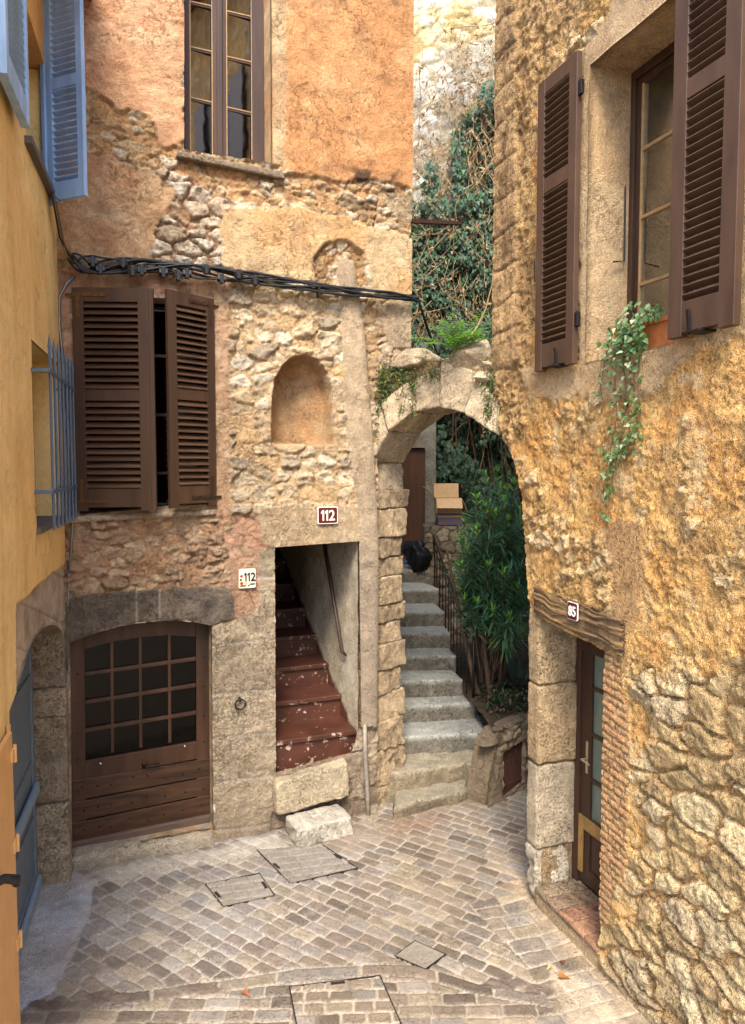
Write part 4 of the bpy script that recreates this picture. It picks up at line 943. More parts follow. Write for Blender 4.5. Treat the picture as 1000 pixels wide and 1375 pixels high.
# retaining wall of the flower bed with its rusty hatch
g0, g1 = ground_at(628, 1098), ground_at(722, 1046)
GW = Plane((g0.x, g0.y), (g1.x - g0.x, g1.y - g0.y))
if GW.n[1] > 0: GW.n = -GW.n
def gw_field(PX, PY, U, Z):
    h, C = stones(U, Z, .17, .12, 760, [S(170, 148, 116), S(154, 132, 104), S(182, 160, 128)], S(150, 126, 96), .045, .2, joint=.13, fine=1.5)
    m = pm(PX, PY, [(632, 975), (668, 985), (668, 1090), (632, 1100)], 8, seed=761); h, C = layer(h, C, m * .6, .03 + .01 * fbm(U * 9, Z * 9, 762, 3), tone(S(158, 138, 110), U, Z, .12, 763)); return h, C
bed = thing('garden_wall', (1.4, 7.5, 0), 'low rubble wall of the flower bed at the foot of the stairs, with a rusty little door', 'wall')
gz = GW.uz(660, 985)[1]; GH = [GW.uz(673, 1010), GW.uz(703, 990), GW.uz(702, 1050), GW.uz(673, 1073)]
sheet('wall', GW, [(.27, -.1), (1.55, -.1), (1.55, gz), (.58, gz), (.50, gz - .04), (.42, gz - .20), (.33, .26), (.28, .10)], [GH], .014, gw_field, 'stonework', bed, reveal=[.06], in_uz=True)
mb = MB(); mb.uzslab(GW, [(.50, -.1), (1.55, -.1), (1.55, gz - .04), (.58, gz - .04), (.50, gz - .10)], -.055, -.24); mb.uzslab(GW, [(.30, -.1), (.499, -.1), (.499, gz - .09), (.44, gz - .22), (.35, .24), (.31, .06)], -.02, -.26); mb.build('core', 'render_rough', bed, c=S(140, 120, 94))
r_ = random.Random(2)
for k, (u_, z_) in enumerate([(.42, gz - .10), (.60, gz), (.78, gz - .01), (.95, gz), (1.12, gz - .01), (1.30, gz)]):
    stone_blob('coping_stone', GW.pt(u_, z_ - .03, -.09), .080 + r_.uniform(-.015, .02), (1.2, .9, .36), 'dressed', bed, S(138, 120, 94) * r_.uniform(.75, 1.05), 300 + k, .3, 24, rot=.75)
mb = MB(); hu = [p[0] for p in GH]; 
u0_, u1_, z0_, z1_ = min(hu), max(hu), min(p[1] for p in GH), max(p[1] for p in GH)
fr = (GW.pt(u0_, 0), Vector(GW.d), Vector((0, 0, 1)), Vector(GW.n)); w_ = u1_ - u0_
for k in range(7): mb.lbox(fr, w_ * k / 7 + .003, w_ * (k + 1) / 7 - .003, z0_ + .01, z1_ - .01, -.035, -.02)
for zz in (z0_ + .08, z1_ - .10): mb.lbox(fr, .005, w_ - .005, zz, zz + .035, -.02, -.012)
mb.build('hatch_door', plain('rust', S(96, 58, 42), .75, .2, .3, 40, .3), bed)
def soil_field(X, Y): return gz - .03 + .05 * fbm(X * 2, Y * 2, 770, 4) + .012 * fbm(X * 20, Y * 20, 772, 3), tone(S(92, 72, 52), X, Y, .3, 771, 12, S(70, 56, 40))
p0 = GW.pt(.53, 0, -.1); p1 = GW.pt(1.6, 0, -.1)
soil = ground_patch('soil', .6, 4.5, 7.2, 13.2, .04, soil_field, 'stonework', None, [(p0.x, p0.y), (p1.x, p1.y), (4.4, p1.y + .5), (4.4, 13), (.9, 13), (.95, 11), (.98, 9.0), (1.06, 8.3), (1.16, 7.78)]); tag(soil, kind='structure')
mb = MB(); a = GW.pt(w_ + u0_ + .10, .17, .03); mb.tube([a, a + Vector((-.02, -.02, .05)), a + Vector((.1, -.02, .07)), a + Vector((.35, .1, .07))], .018, 8)
mb.ball(a, .04, (1, 1, 1)); tag(mb.build('water_tap', plain('zinc', S(140, 140, 140), .35, .8), None, smooth=True), 'grey metal tap and pipe low on the garden wall beside the doorway pier', 'tap')

# railing of the stairs
mb = MB(); rl = thing('railing', edge[5], 'thin black iron railing along the right edge of the stairs', 'railing')
tops = []
for k in range(3, 10):
    e = edge[k]; hh = .82 - (k - 3) * .05; tops.append(e + Vector((-.03, .08, hh)))
mb.tube(tops, .014, 8); mb.tube([p - Vector((0, 0, .12)) for p in tops], .008, 6)
mb.build('handrail', plain('iron_black', S(40, 38, 38), .45, .5, .2, 60, .2), rl, smooth=True)
for k in range(3, 10):
    for s in range(2):
        if k == 9 and s: continue
        f = s * .5; e = edge[k].lerp(edge[min(k + 1, 9)], f); tp = tops[k - 3].lerp(tops[min(k - 2, 6)], f)
        mb = MB(); e = Vector((tp.x, tp.y, edge[k].z - .05)); mb.tube([e, tp], .014 if (k == 3 and s == 0) else .007, 6); mb.build('baluster', 'iron_black', rl, smooth=True)

# ================================================================== behind: landing, house with wooden door, ivy wall
bh = thing('back_house', (.5, 12, 1.79), 'pale grey house corner behind the arch with a brown door at the stair top', 'house')
BH = Plane((0, 11.9), (1, 0)); 
if BH.n[1] > 0: BH.n = -BH.n
def bh_field(PX, PY, U, Z): return .006 * fbm(U * 5, Z * 5, 780, 4), tone(S(176, 170, 152), U, Z, .12, 781, 3, S(156, 148, 130))
ub = BH.uz(585, 650)[0]; hd = [BH.uz(536, 601)[0], BH.uz(571, 601)[0]]; zt = BH.uz(560, 601)[1]
sheet('wall', BH, [(-1.6, 1.2), (ub, 1.2), (ub, 4.7), (-1.6, 4.7)], [[(hd[0], zt), (hd[1], zt), (hd[1], 1.75), (hd[0], 1.75)]], .03, bh_field, 'render_rough', bh, reveal=[.12], in_uz=True)
mb = MB(); mb.box(-1.6, ub - .004, 12.03, 13.8, 1.2, 4.7); 
mb2 = MB(); mb2.v, mb2.f = mb.v, mb.f; mb2.build('side_wall', 'render_rough', bh, c=S(150, 142, 124))
mb = MB(); mb.box(-1.7, ub + .12, 11.7, 13.8, 4.705, 4.85); mb.build('roof', 'render_rough', bh, c=S(150, 110, 80))
mb = MB(); mb.box(hd[0], hd[1], 11.98, 12.02, 1.75, zt)
for k in range(5): mb.box(hd[0] + (hd[1] - hd[0]) * k / 5 + .004, hd[0] + (hd[1] - hd[0]) * (k + 1) / 5 - .004, 11.965, 11.98, 1.8, zt - .02)
mb.build('door', plain('door_brown', S(88, 54, 32), .5, 0, .2, 12, .2, (1, 1, .1)), bh)
# low stone wall on the landing
def low_field(PX, PY, U, Z): return stones(U, Z, .2, .13, 790, [S(168, 150, 124), S(150, 132, 108), S(182, 166, 138)], S(110, 92, 72), .05, .05, joint=.13)
LP = Plane((0, 10.95), (1, 0)); LP.n = -LP.n if LP.n[1] > 0 else LP.n
u0_, u1_ = LP.uz(568, 700)[0], LP.uz(660, 700)[0]; zt_ = LP.uz(600, 706)[1]
pw = thing('parapet', (u0_ + .4, 11, 1.6), 'low rubble wall at the top of the stairs carrying the cardboard box', 'wall')
sheet('wall', LP, [(u0_, .6), (u1_, .6), (u1_, zt_), (u0_ + .07, zt_), (u0_ + .02, zt_ - .1)], [], .016, low_field, 'stonework', pw, in_uz=True)
mb = MB(); mb.box(u0_ + .02, u1_, 10.94, 11.5, .6, zt_ - .01); mb.build('core', 'render_rough', pw, c=S(150, 132, 108))
# rear wall
BW = Plane((0, 13.0), (1, 0)); BW.n = -BW.n if BW.n[1] > 0 else BW.n
def bw_field(PX, PY, U, Z):
    h, C = stones(U, Z, .34, .24, 800, [S(240, 232, 214), S(228, 216, 192), S(246, 240, 226), S(220, 204, 174)], S(196, 176, 142), .08, .05, joint=.10)
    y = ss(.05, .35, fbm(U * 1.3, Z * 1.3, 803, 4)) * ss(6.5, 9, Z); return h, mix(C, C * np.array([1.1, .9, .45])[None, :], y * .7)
bwt = thing('back_wall', (2, 13, 0), 'tall rubble wall closing the gap behind the arch, ivy below and bright bare stones on top', 'wall')
sheet('wall', BW, [(-.6, .2), (5.5, .2), (5.5, 13.5), (-.6, 13.5)], [], .032, bw_field, 'stonework', bwt, in_uz=True)
mb = MB(); mb.box(-.6, 5.5, 13.02, 13.6, .2, 13.45); mb.build('core', 'render_rough', bwt, c=S(170, 150, 120))
# block added right of the garden, hidden by the right house, for shade
nb = MB(); nb.box(4.6, 8.5, 9.4, 13.0, -.2, 7.0)
oh = thing('opposite_house', (3, -14, 0), 'ochre stone house standing opposite, behind the viewer', 'house')
mb = MB(); mb.box(-.5, 9, -17, -14, -.2, 10); mb.build('wall', 'render_rough', oh, c=S(214, 168, 108))
for wx in (2.2, 4.6):
    mb = MB(); mb.box(wx, wx + .9, -14, -13.9, 5.6, 7.3); mb.build('window', 'painted', oh, c=S(60, 50, 46))
    mb = MB(); mb.box(wx - .55, wx - .02, -14, -13.92, 5.55, 7.35); mb.build('shutter', 'painted', oh, c=S(92, 74, 66))
o = nb.build('shade_block', 'render_rough', None, c=S(206, 170, 120)); tag(o, 'plain ochre house wall closing the garden on the right behind the arch', 'house')  # added block, out of sight, to shade the garden and back wall
# ================================================================== joinery
wood_red = plain('wood_red_brown', S(80, 56, 38), .5, 0, .22, 6, .25, (1, 1, .08), .4, .003)
wood_redh = plain('wood_red_slat', S(92, 66, 48), .5, 0, .22, 8, .2, (.3, 1, 4), .4, .003)
plain('paint_brown', S(80, 57, 42), .5, 0, .16, 9, .15, (1, 1, .25), .4)
plain('paint_blue', S(168, 204, 246), .6, 0, .13, 9, .15, (1, 1, .2), .3)
plain('grille_blue', S(98, 118, 140), .5, .3, .10, 30, .2)
plain('door_grey', S(112, 124, 136), .6, 0, .08, 14, .12)
plain('oak', S(72, 46, 27), .5, 0, .38, 7, .3, (.15, 1, 3), .4, .003)
plain('oak_v', S(70, 44, 26), .5, 0, .36, 7, .3, (1, 1, .12), .4, .003)
plain('frame_dark', S(62, 40, 26), .5, 0, .2, 9, .2, (1, 1, .15))
plain('bar_tan', S(160, 124, 76), .5, 0, .15, 20, .1)
plain('iron', S(44, 40, 40), .5, .6, .2, 50, .3)
plain('brass_old', S(120, 88, 52), .45, .6, .25, 40, .3)
plain('beam', S(118, 94, 66), .85, 0, .45, 7, .9, (1.2, 1, .0), .2, .02)
plain('terracotta', S(196, 112, 52), .6, 0, .15, 15, .15)
plain('curtain', S(196, 186, 160), .9, 0, .05, 10, .1, (6, 6, .2))
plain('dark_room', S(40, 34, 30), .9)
plain('ceramic', S(238, 230, 208), .25, 0, .03, 10, 0)
plain('enamel_brown', S(92, 30, 22), .3, 0, .03, 10, 0)
plain('white_paint', S(248, 244, 238), .4, 0, .02, 10, 0)
plain('black_paint', S(20, 20, 22), .4, 0, .02, 10, 0)
plain('red_paint', S(190, 34, 30), .4, 0, .1, 10, 0)
plain('yellow_paint', S(226, 204, 60), .4, 0, .1, 10, 0)
plain('green_paint', S(84, 96, 56), .4, 0, .2, 40, 0)
glass('pane_glass'); glass('pane_dark', (.12, .12, .11), .0, .4)
UPZ = Vector((0, 0, 1))
def shutter(parent, name, o, a, n, w, h, stile, rails, pitch, mat, slatmat=None, thick=.034, label=None, feet=0.0, tilt=40, cover=.60):
    """louvred shutter; o = hinge-side bottom corner, a = direction across, rails = list of (z0, z1) from the bottom"""
    fr = (Vector(o), Vector(a).normalized(), UPZ, Vector(n).normalized())
    mb = MB()
    mb.lbox(fr, 0, stile, -feet, h, 0, thick); mb.lbox(fr, w - stile, w, -feet, h, 0, thick)
    for z0, z1 in rails: mb.lbox(fr, stile, w - stile, z0, z1, .002, thick - .002)
    s = mb.build(name, mat, parent, bevel=.003)
    if label: s['label'] = label
    mb = MB()
    for (a0, a1) in zip(rails[:-1], rails[1:]):
        z = a0[1]; n_ = max(1, int(round((a1[0] - z) / pitch))); p = (a1[0] - z) / n_
        for k in range(n_):
            zc = z + (k + .5) * p; mb.lbox(fr, stile - .004, w - stile + .004, zc - .004, zc + .004, thick * .5 - p * cover, thick * .5 + p * cover, R(tilt))
    mb.build('louvres', slatmat or mat, s, bevel=.0012)
    return s, fr
# --- garage-level window shutters, ajar
zA = F.uz(97, 388)[1]; zB = F.uz(106, 684)[1] + .02; hS = zA - zB
H1 = F.pt(F.uz(97, 500)[0] + .02, zB, .035); e1 = at_height_px(200, zA, 5.99); e1 = Vector((e1.x, e1.y, zB)); a1 = (e1 - H1)
n1 = Vector((a1.y, -a1.x, 0)).normalized(); n1 = -n1 if n1.y > 0 else n1
s1, fr1 = shutter(house, 'shutter', H1, a1, n1, a1.length, hS, .085, [(0, .15), (hS * .515 - .045, hS * .515 + .045), (hS - .11, hS)], .052, 'wood_red_brown', 'wood_red_slat', feet=.03, label='left leaf, brown louvred wood shutter standing ajar')
H2 = F.pt(F.uz(286, 500)[0] - .01, zB + .02, .035); e2 = at_height_px(221, zA, 6.0); e2 = Vector((e2.x, e2.y, zB + .02)); a2 = (e2 - H2)
n2 = Vector((a2.y, -a2.x, 0)).normalized(); n2 = -n2 if n2.y > 0 else n2
s2, fr2 = shutter(house, 'shutter', H2, a2, n2, a2.length, hS - .02, .085, [(0, .15), (hS * .515 - .045, hS * .515 + .045), (hS - .13, hS - .02)], .052, 'wood_red_brown', 'wood_red_slat', feet=.03, label='right leaf, brown louvred wood shutter swung further open')
for s, fr, w, h in ((s1, fr1, a1.length, hS), (s2, fr2, a2.length, hS - .02)):
    for z in (.035, h - .07):
        mb = MB(); mb.lbox(fr, .03, .26, z, z + .028, .035, .040); mb.lbox(fr, .03, .058, z + (.028 if z < .2 else -.16), z + (.19 if z < .2 else 0), .0352, .0402)
        mb.lbox(fr, -.05, .03, z + .0, z + .022, .030, .037)
        for q in (.08, .15, .22): mb.ball(fr[0] + fr[1] * q + fr[2] * (z + .014) + fr[3] * .041, .007)
        mb.build('strap_hinge', 'brass_old' if s is s1 else 'frame_dark', s)
# astragal on the free edge
mb = MB(); mb.lbox(fr1, a1.length - .005, a1.length + .035, -.03, hS, -.012, .024); mb.build('closing_strip', 'wood_red_brown', s1, bevel=.003)
fblock('window_sill', [(84, 703), (292, 692), (84, 694), (291, 683)], .075, -.24, house, S(202, 180, 150), amp=.006, rr=.012, seed=8)
w = MB()
for z in (.02, .5, .98):
    pass
zz0, zz1 = F.uz(190, 689)[1], F.uz(190, 398)[1]; uu0, uu1 = F.uz(101, 500)[0], F.uz(287, 500)[0]
for a_, b_ in ((uu0, uu0 + .06), ((uu0 + uu1) / 2 - .05, (uu0 + uu1) / 2 + .05), (uu1 - .06, uu1)): w.uzslab(F, [(a_, zz0), (b_, zz0), (b_, zz1), (a_, zz1)], -.16, -.21)
for t_ in (0, .18, .46, .74, .965): 
    z_ = zz0 + (zz1 - zz0) * t_; w.uzslab(F, [(uu0 + .06, z_), (uu1 - .06, z_), (uu1 - .06, z_ + .022), (uu0 + .06, z_ + .022)], -.165, -.20)
win = w.build('window', 'frame_dark', house)
mb = MB(); mb.uzslab(F, [(uu0, zz0), (uu1, zz0), (uu1, zz1), (uu0, zz1)], -.185, -.19); mb.build('pane', 'pane_dark', win)

# --- upper window
OF = -.20
w = MB()
def fs(quad, f=OF, b=OF - .05, m=None): (m or w).slab(F, quad, f, b)
fs([(246, -60), (254, -60), (255, 203), (247, 201)]); fs([(284, -60), (303, -60), (304, 218), (287, 214)]); fs([(337, -70), (355, -70), (355, 222), (339, 219)])
fs([(290, -60), (298, -60), (299, 216), (292, 215)], OF + .02, OF)
fs([(247, 200), (288, 210), (288, 217), (247, 206)], OF + .002); fs([(303, 213), (340, 220), (340, 227), (303, 219)], OF + .002)
for y in (1, 62, 130):
    fs([(254, y + 1), (285, y + 8), (285, y + 11.5), (254, y + 4.5)], OF - .01)
    fs([(303, y + 14), (338, y + 22), (338, y + 25.5), (303, y + 17.5)], OF - .01)
uwn = w.build('window', plain('old_window', S(66, 42, 30), .6, 0, .3, 8, .4, (1, 1, .12)), house, bevel=.003)
mb = MB()
for y in (1, 62, 130):
    fs([(254, y - .5), (285, y + 6.5), (285, y + 8), (254, y + 1)], OF - .004, OF - .012, mb); fs([(303, y + 12.5), (338, y + 20.5), (338, y + 22), (303, y + 14)], OF - .004, OF - .012, mb)
for x0, x1 in ((254, 255.5), (283.5, 285), (303, 304.5), (336.5, 338)): fs([(x0, -50), (x1, -50), (x1 + 1, 208 + (x0 - 254) * .14), (x0 + 1, 208 + (x0 - 254) * .14)], OF - .003, OF - .012, mb)
mb.build('glazing_bar', 'bar_tan', uwn)
mb = MB()
for x0, x1, yb in ((251, 287, 208), (301, 341, 220)):
    a_, b2_ = F.uz(x0, yb, OF)[0], F.uz(x1, yb, OF)[0]; zb_, zt2 = F.uz(x0, yb, OF)[1], F.uz(x0, -50, OF)[1]
    P4 = [F.pt(a_, zb_, OF - .012), F.pt(b2_, zb_, OF - .030), F.pt(b2_, zt2, OF - .030), F.pt(a_, zt2, OF - .012)]; mb.add(P4 + [p - Vector(F.n) * .004 for p in P4], [(0, 1, 2, 3), (7, 6, 5, 4), (0, 4, 5, 1), (1, 5, 6, 2), (2, 6, 7, 3), (3, 7, 4, 0)])
mb.build('pane', glass('pane_mirror', (.10, .10, .10), .26, .75), uwn)
fblock('sill', [(238, 210), (382, 241), (240, 202), (380, 231)], .10, -.2, house, S(150, 130, 106), amp=.012, rr=.006, seed=9, div=40)

# --- garage door
GO = -.11
gd = MB()
def gs(quad, f, b, m): m.slab(F, quad, f, b)
gs([(92, 852), (113, 852), (116, 1142), (97, 1146)], GO, GO - .05, gd); gs([(263, 828), (285, 828), (286, 1109), (264, 1113)], GO, GO - .05, gd)
top = [(113, 872), (150, 862), (187, 856), (225, 853), (263, 855)]
gs(top + [(263, 826), (187, 822), (113, 846)], GO + .002, GO - .05, gd)
gs([(114, 1022), (264, 996), (264, 1019), (114, 1047)], GO + .002, GO - .05, gd)
door = gd.build('garage_door', 'oak_v', house, bevel=.004)
mb = MB()
for k, (y0l, y0r, y1l, y1r) in enumerate([(1048, 1017, 1076, 1041), (1077, 1042, 1104, 1065.5), (1105, 1066.5, 1131, 1093)]):
    gs([(97, y0l + 1), (283, y0r + 1), (283, y1r), (97, y1l)], GO + .004, GO - .04, mb)
mb.build('plank', 'oak', door, bevel=.004)
mb = MB(); gs([(97, 1132), (284, 1094), (284, 1108), (97, 1146)], GO + .035, GO - .03, mb); mb.build('bottom_rail', plain('wood_dusty', S(96, 76, 66), .7, 0, .15, 10, .2, (.2, 1, 3)), door, bevel=.01)
mb = MB()
for x in (150, 188, 227): gs([(x - 2.2, 850), (x + 2.2, 850), (x + 3.2, 1016 - (x - 114) * .17), (x - 1.2, 1017 - (x - 114) * .17)], GO + .0, GO - .035, mb)
for yl, yr in ((905, 884.5), (943, 920), (981, 957)): gs([(114, yl - 2), (263, yr - 2), (263, yr + 2.5), (114, yl + 2.5)], GO + .003, GO - .037, mb)
mb.build('glazing_bar', 'oak_v', door, bevel=.003)
mb = MB(); gs([(112, 840), (265, 830), (266, 1000), (113, 1026)], GO - .03, GO - .036, mb); mb.build('pane', 'pane_dark', door)
rs = random.Random(3); studs = []
for k, (y0l, y0r) in enumerate([(1062, 1029), (1090, 1054), (1118, 1080)]):
    for x in (110, 130, 152, 176, 200, 222, 246, 270):
        y = y0l + (y0r - y0l) * (x - 97) / 186 + rs.uniform(-5, 5); studs.append(Vector(F.at(x + rs.uniform(-4, 4), y, GO + .004)))
for x in (104, 274):
    for y in (905, 945, 985, 1020): studs.append(Vector(F.at(x, y - (x > 200) * 24, GO)))
mb = MB(); mb.ball((0, 0, 0), .010, (1, .6, 1), 8); st0 = mb.build('stud', 'iron', None, smooth=True); st0.parent = door; st0.location = studs[0] - wl(door)
for p in studs[1:]: q = st0.copy(); col.objects.link(q); q.parent = door; q.location = p - wl(door)
mb = MB()
p = F.at(195, 1029, GO + .01); mb.tube([Vector(F.at(193, 1028, GO)), Vector(F.at(193, 1028, GO + .04)), Vector(F.at(214, 1025, GO + .045))], .008, 8); mb.ball(Vector(F.at(193, 1028, GO + .01)), .02, (1, .5, 1.3))
mb.build('door_handle', 'iron', door, smooth=True)
plain('chrome', S(220, 220, 220), .2, .9, 0, 5, 0)
for q in ((135, 1025), (248, 1002)): mb = MB(); mb.ball(Vector(F.at(*q, GO + .012)), .013); mb.build('knob', 'chrome', door, smooth=True)
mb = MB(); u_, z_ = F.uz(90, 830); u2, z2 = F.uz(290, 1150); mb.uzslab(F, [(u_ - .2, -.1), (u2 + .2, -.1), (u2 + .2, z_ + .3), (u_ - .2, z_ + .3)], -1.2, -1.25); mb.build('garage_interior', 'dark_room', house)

# --- iron ring, plates, conduit
p = Vector(F.at(322, 938, .06)); mb = MB(); nF = Vector(F.n); dF = Vector(F.d)
mb.tube([p - nF * .03, p + nF * .02], .012, 8)
mb.tube([p + nF * .02 + Vector((0, 0, -.045)) + (dF * math.cos(a) + UPZ * math.sin(a)) * .045 for a in [2 * math.pi * k / 18 for k in range(19)]], .007, 6, False)
tag(mb.build('iron_ring', 'iron', None, smooth=True), 'rusty iron ring hanging on the pale block pier between garage and passage', 'ring')
def plate(name, pl, quad, off, back, front, frontmat, label, txt, tsize, tmat, border=None, tf=(0, 0), font_sx=1.0):
    q = [pl.uz(x, y, off) for x, y in quad]; u0, u1 = (q[0][0] + q[3][0]) / 2, (q[1][0] + q[2][0]) / 2; z0, z1 = (q[2][1] + q[3][1]) / 2, (q[0][1] + q[1][1]) / 2
    if u0 > u1: u0, u1 = u1, u0
    c = pl.pt((u0 + u1) / 2, (z0 + z1) / 2, off); t = thing(name, c, label, 'house number')
    r = .012
    def rr(i):
        o = []
        for cx, cz, s0 in ((u1 - i - r, z1 - i - r, 0), (u0 + i + r, z1 - i - r, 90), (u0 + i + r, z0 + i + r, 180), (u1 - i - r, z0 + i + r, 270)):
            for a in range(0, 91, 30): o.append((cx + r * math.cos(R(s0 + a)), cz + r * math.sin(R(s0 + a))))
        return o
    mb = MB(); mb.uzslab(pl, rr(0), off, off - .007); mb.build('plate', back, t)
    if front: mb = MB(); mb.uzslab(pl, rr(border or .008), off + .002, off - .01); mb.build('face', front, t)
    gv, gf, adv = [], [], 0.0
    def ext(P, dx):
        b = len(gv); n = len(P); gv.extend([(x + dx, y, .0015) for x, y in P] + [(x + dx, y, -.002) for x, y in P]); gf.extend([tuple(range(b, b + n)), tuple(range(b + n, b + 2 * n))[::-1]] + [(b + i, b + n + i, b + n + (i + 1) % n, b + (i + 1) % n) for i in range(n)])
    hgt = tsize * (z1 - z0) * .72
    for ch in txt:
        if ch == '1': ext([(x * hgt, y * hgt) for x, y in ((.16, 0), (.33, 0), (.33, 1), (.20, 1), (.0, .82), (.0, .64), (.16, .76))], adv); adv += .44 * hgt
        else:
            cu = bpy.data.curves.new('d', 'FONT'); cu.body = ch; cu.size = hgt * 1.42; cu.extrude = .0015; cu.offset = .0018; oc = bpy.data.objects.new('d', cu); col.objects.link(oc)
            bpy.context.view_layer.update(); md = bpy.data.meshes.new_from_object(oc.evaluated_get(bpy.context.evaluated_depsgraph_get())); bpy.data.objects.remove(oc)
            xs = [v.co.x for v in md.vertices]; ys = [v.co.y for v in md.vertices]; x_0, y_0 = min(xs), min(ys); ky = hgt / (max(ys) - y_0); b = len(gv)
            gv.extend([((v.co.x - x_0) + adv, (v.co.y - y_0) * ky, v.co.z) for v in md.vertices]); gf.extend([tuple(b + i for i in p.vertices) for p in md.polygons]); adv += (max(xs) - x_0) + .10 * hgt
    adv -= .1 * hgt; mt = bpy.data.meshes.new('number'); mt.from_pydata([(x - adv / 2, y - hgt / 2, z) for x, y, z in gv], [], gf); mt.update(); mt.materials.append(MATS[tmat]); o = bpy.data.objects.new('number', mt); col.objects.link(o)
    xa = Vector(pl.d); n_ = Vector(pl.n)
    if xa.cross(UPZ).dot(n_) < 0: xa = -xa
    M = Matrix((xa, UPZ, n_)).transposed().to_4x4(); M.translation = pl.pt((u0 + u1) / 2, (z0 + z1) / 2, off + .004) + xa * tf[0] + UPZ * tf[1] - wl(t)
    o.parent = t; o.matrix_local = M @ Matrix.Diagonal((font_sx, 1, 1, 1))
    return t, u0, u1, z0, z1
plate('number_plate', F, [(426.5, 680), (453.5, 681), (453.5, 703.5), (426.5, 703)], .085, 'white_paint', 'enamel_brown', None, 'brown enamel plate with white number 112 and white rim on the lintel of the passage', '112', .86, 'white_paint', .007, font_sx=.9)
t, u0, u1, z0, z1 = plate('number_tile', F, [(320, 764), (343, 763), (343.5, 789), (321, 790)], .065, 'ceramic', None, None, 'cream ceramic tile with black number 112 and painted flowers, left of the passage', '112', .62, 'black_paint', tf=(.022, .012), font_sx=.86)
def blob2(mb, fx, fz, r, sx=1, sz=1):
    c = (u0 + (u1 - u0) * fx, z0 + (z1 - z0) * fz); mb.uzslab(F, [(c[0] + r * sx * math.cos(2 * math.pi * k / 9) * (1 + .2 * (k % 2)), c[1] + r * sz * math.sin(2 * math.pi * k / 9)) for k in range(9)], .067, .06)
mb = MB(); blob2(mb, .16, .62, .012); blob2(mb, .17, .25, .014); mb.build('painted_flower', 'red_paint', t)
mb = MB(); blob2(mb, .40, .26, .013); mb.build('painted_flower', 'yellow_paint', t)
mb = MB(); blob2(mb, .25, .12, .022, 1.4, .35); blob2(mb, .80, .19, .02, 1.3, .4); blob2(mb, .12, .43, .010, 1, 1.2); blob2(mb, .58, .12, .008); mb.build('painted_leaf', 'green_paint', t)
mb = MB(); cp_ = [F.at(489.5, 972, .06), F.at(490, 1010, .06), F.at(493.5, 1070, .06), F.at(494.5, 1105, .06)]; mb.tube([Vector(p) for p in cp_], .022, 10)
tag(mb.build('drain_pipe', plain('conduit', S(150, 138, 124), .6, .2, .15, 30, .2), None, smooth=True), 'short grey pipe coming out of the rendered chase down to the paving', 'pipe')

# --- cables
cb = thing('cable_bundle', F.at(300, 370, .12), 'bundle of black cables with junction clamps running across the house front', 'cables')
path = [(97, 352), (112, 354), (130, 356), (180, 357), (230, 362), (280, 366), (340, 373), (400, 383), (460, 391), (520, 396), (553, 400), (562, 402)]
def pathpt(t, off):
    n = len(path) - 1; s = t * n; i = min(int(s), n - 1); f = s - i; x = path[i][0] * (1 - f) + path[i + 1][0] * f; y = path[i][1] * (1 - f) + path[i + 1][1] * f
    return Vector(F.at(x, y, off))
rc = random.Random(12); plain('rubber', S(30, 31, 34), .45, 0, .2, 30, .1); plain('cable_tan', S(150, 118, 74), .5)
for c in range(10):
    mb = MB(); ph = rc.uniform(0, 6); pts = []
    for k in range(61):
        t_ = k / 60; sp_ = .058 * (1 - t_) ** .8 + .014; dz = sp_ * math.sin(ph + t_ * (9 + c) + c) + rc.uniform(-.003, .003); dn = .5 * sp_ * math.cos(ph * 2 + t_ * 11 + c * 2)
        pts.append(pathpt(t_, .13 + dn) + Vector((0, 0, dz)))
    if c < 5:
        pre = [Vector(LW.at(70 + c * .8, 262, .05)), Vector(LW.at(75 + c * .8, 290, .05)), Vector(LW.at(80 + c, 318, .06)), pts[0] + Vector((-.03, -.02, .05))]
        m2 = MB(); m2.tube(pre[:3] + [pre[3], pts[0]], .008, 6); m2.build('cable', 'cable_tan' if c % 2 else 'rubber', cb, smooth=True)
    mb.tube(pts, .0085 if c % 3 else .012, 6); mb.build('cable', 'rubber', cb, smooth=True)
for k, t_ in enumerate([.16, .20, .235, .27, .30, .335, .37, .41, .45, .48, .52, .56]):
    t_ += rc.uniform(-.012, .012); p = pathpt(t_, .155) + Vector((0, 0, rc.uniform(-.045, .03))); mb = MB(); d_ = (pathpt(t_ + .01, .155) - pathpt(t_, .155)).normalized()
    mb.lbox((p, d_, UPZ, nF), -.035, .035, -.022, .022, -.025, .025, rc.uniform(-.5, .5)); mb.lbox((p, d_, UPZ, nF), -.016, .016, -.042, .036, -.016, .03); mb.build('clamp', 'rubber', cb, bevel=.004)
mb = MB(); p = Vector(F.at(426, 388, .1)); mb.lbox((p, dF, UPZ, nF), -.01, .01, -.08, .03, 0, .06); mb.build('bracket', 'iron', cb)
mb = MB(); mb.tube([Vector(F.at(318, 372, .07)), Vector(F.at(426, 389, .07)), Vector(F.at(470, 396, .06))], .011, 8); tag(mb.build('conduit_rod', 'cable_tan', None, smooth=True), 'thin beige pipe just under the black cables', 'pipe')
mb = MB(); mb.tube([Vector(F.at(x, y, .05)) for x, y in ((100, 372), (90, 380), (79, 400), (80, 440), (86, 500), (93, 590), (97, 650), (98, 700), (95, 745), (91, 765))], .012, 8)
mb.tube([Vector(F.at(92, 768, .05)), Vector(F.at(90, 860, .05)), Vector(F.at(91, 900, .04))], .007, 6)
tag(mb.build('grey_conduit', 'zinc', None, smooth=True), 'grey conduit dropping down the wall left of the brown shutters', 'pipe')
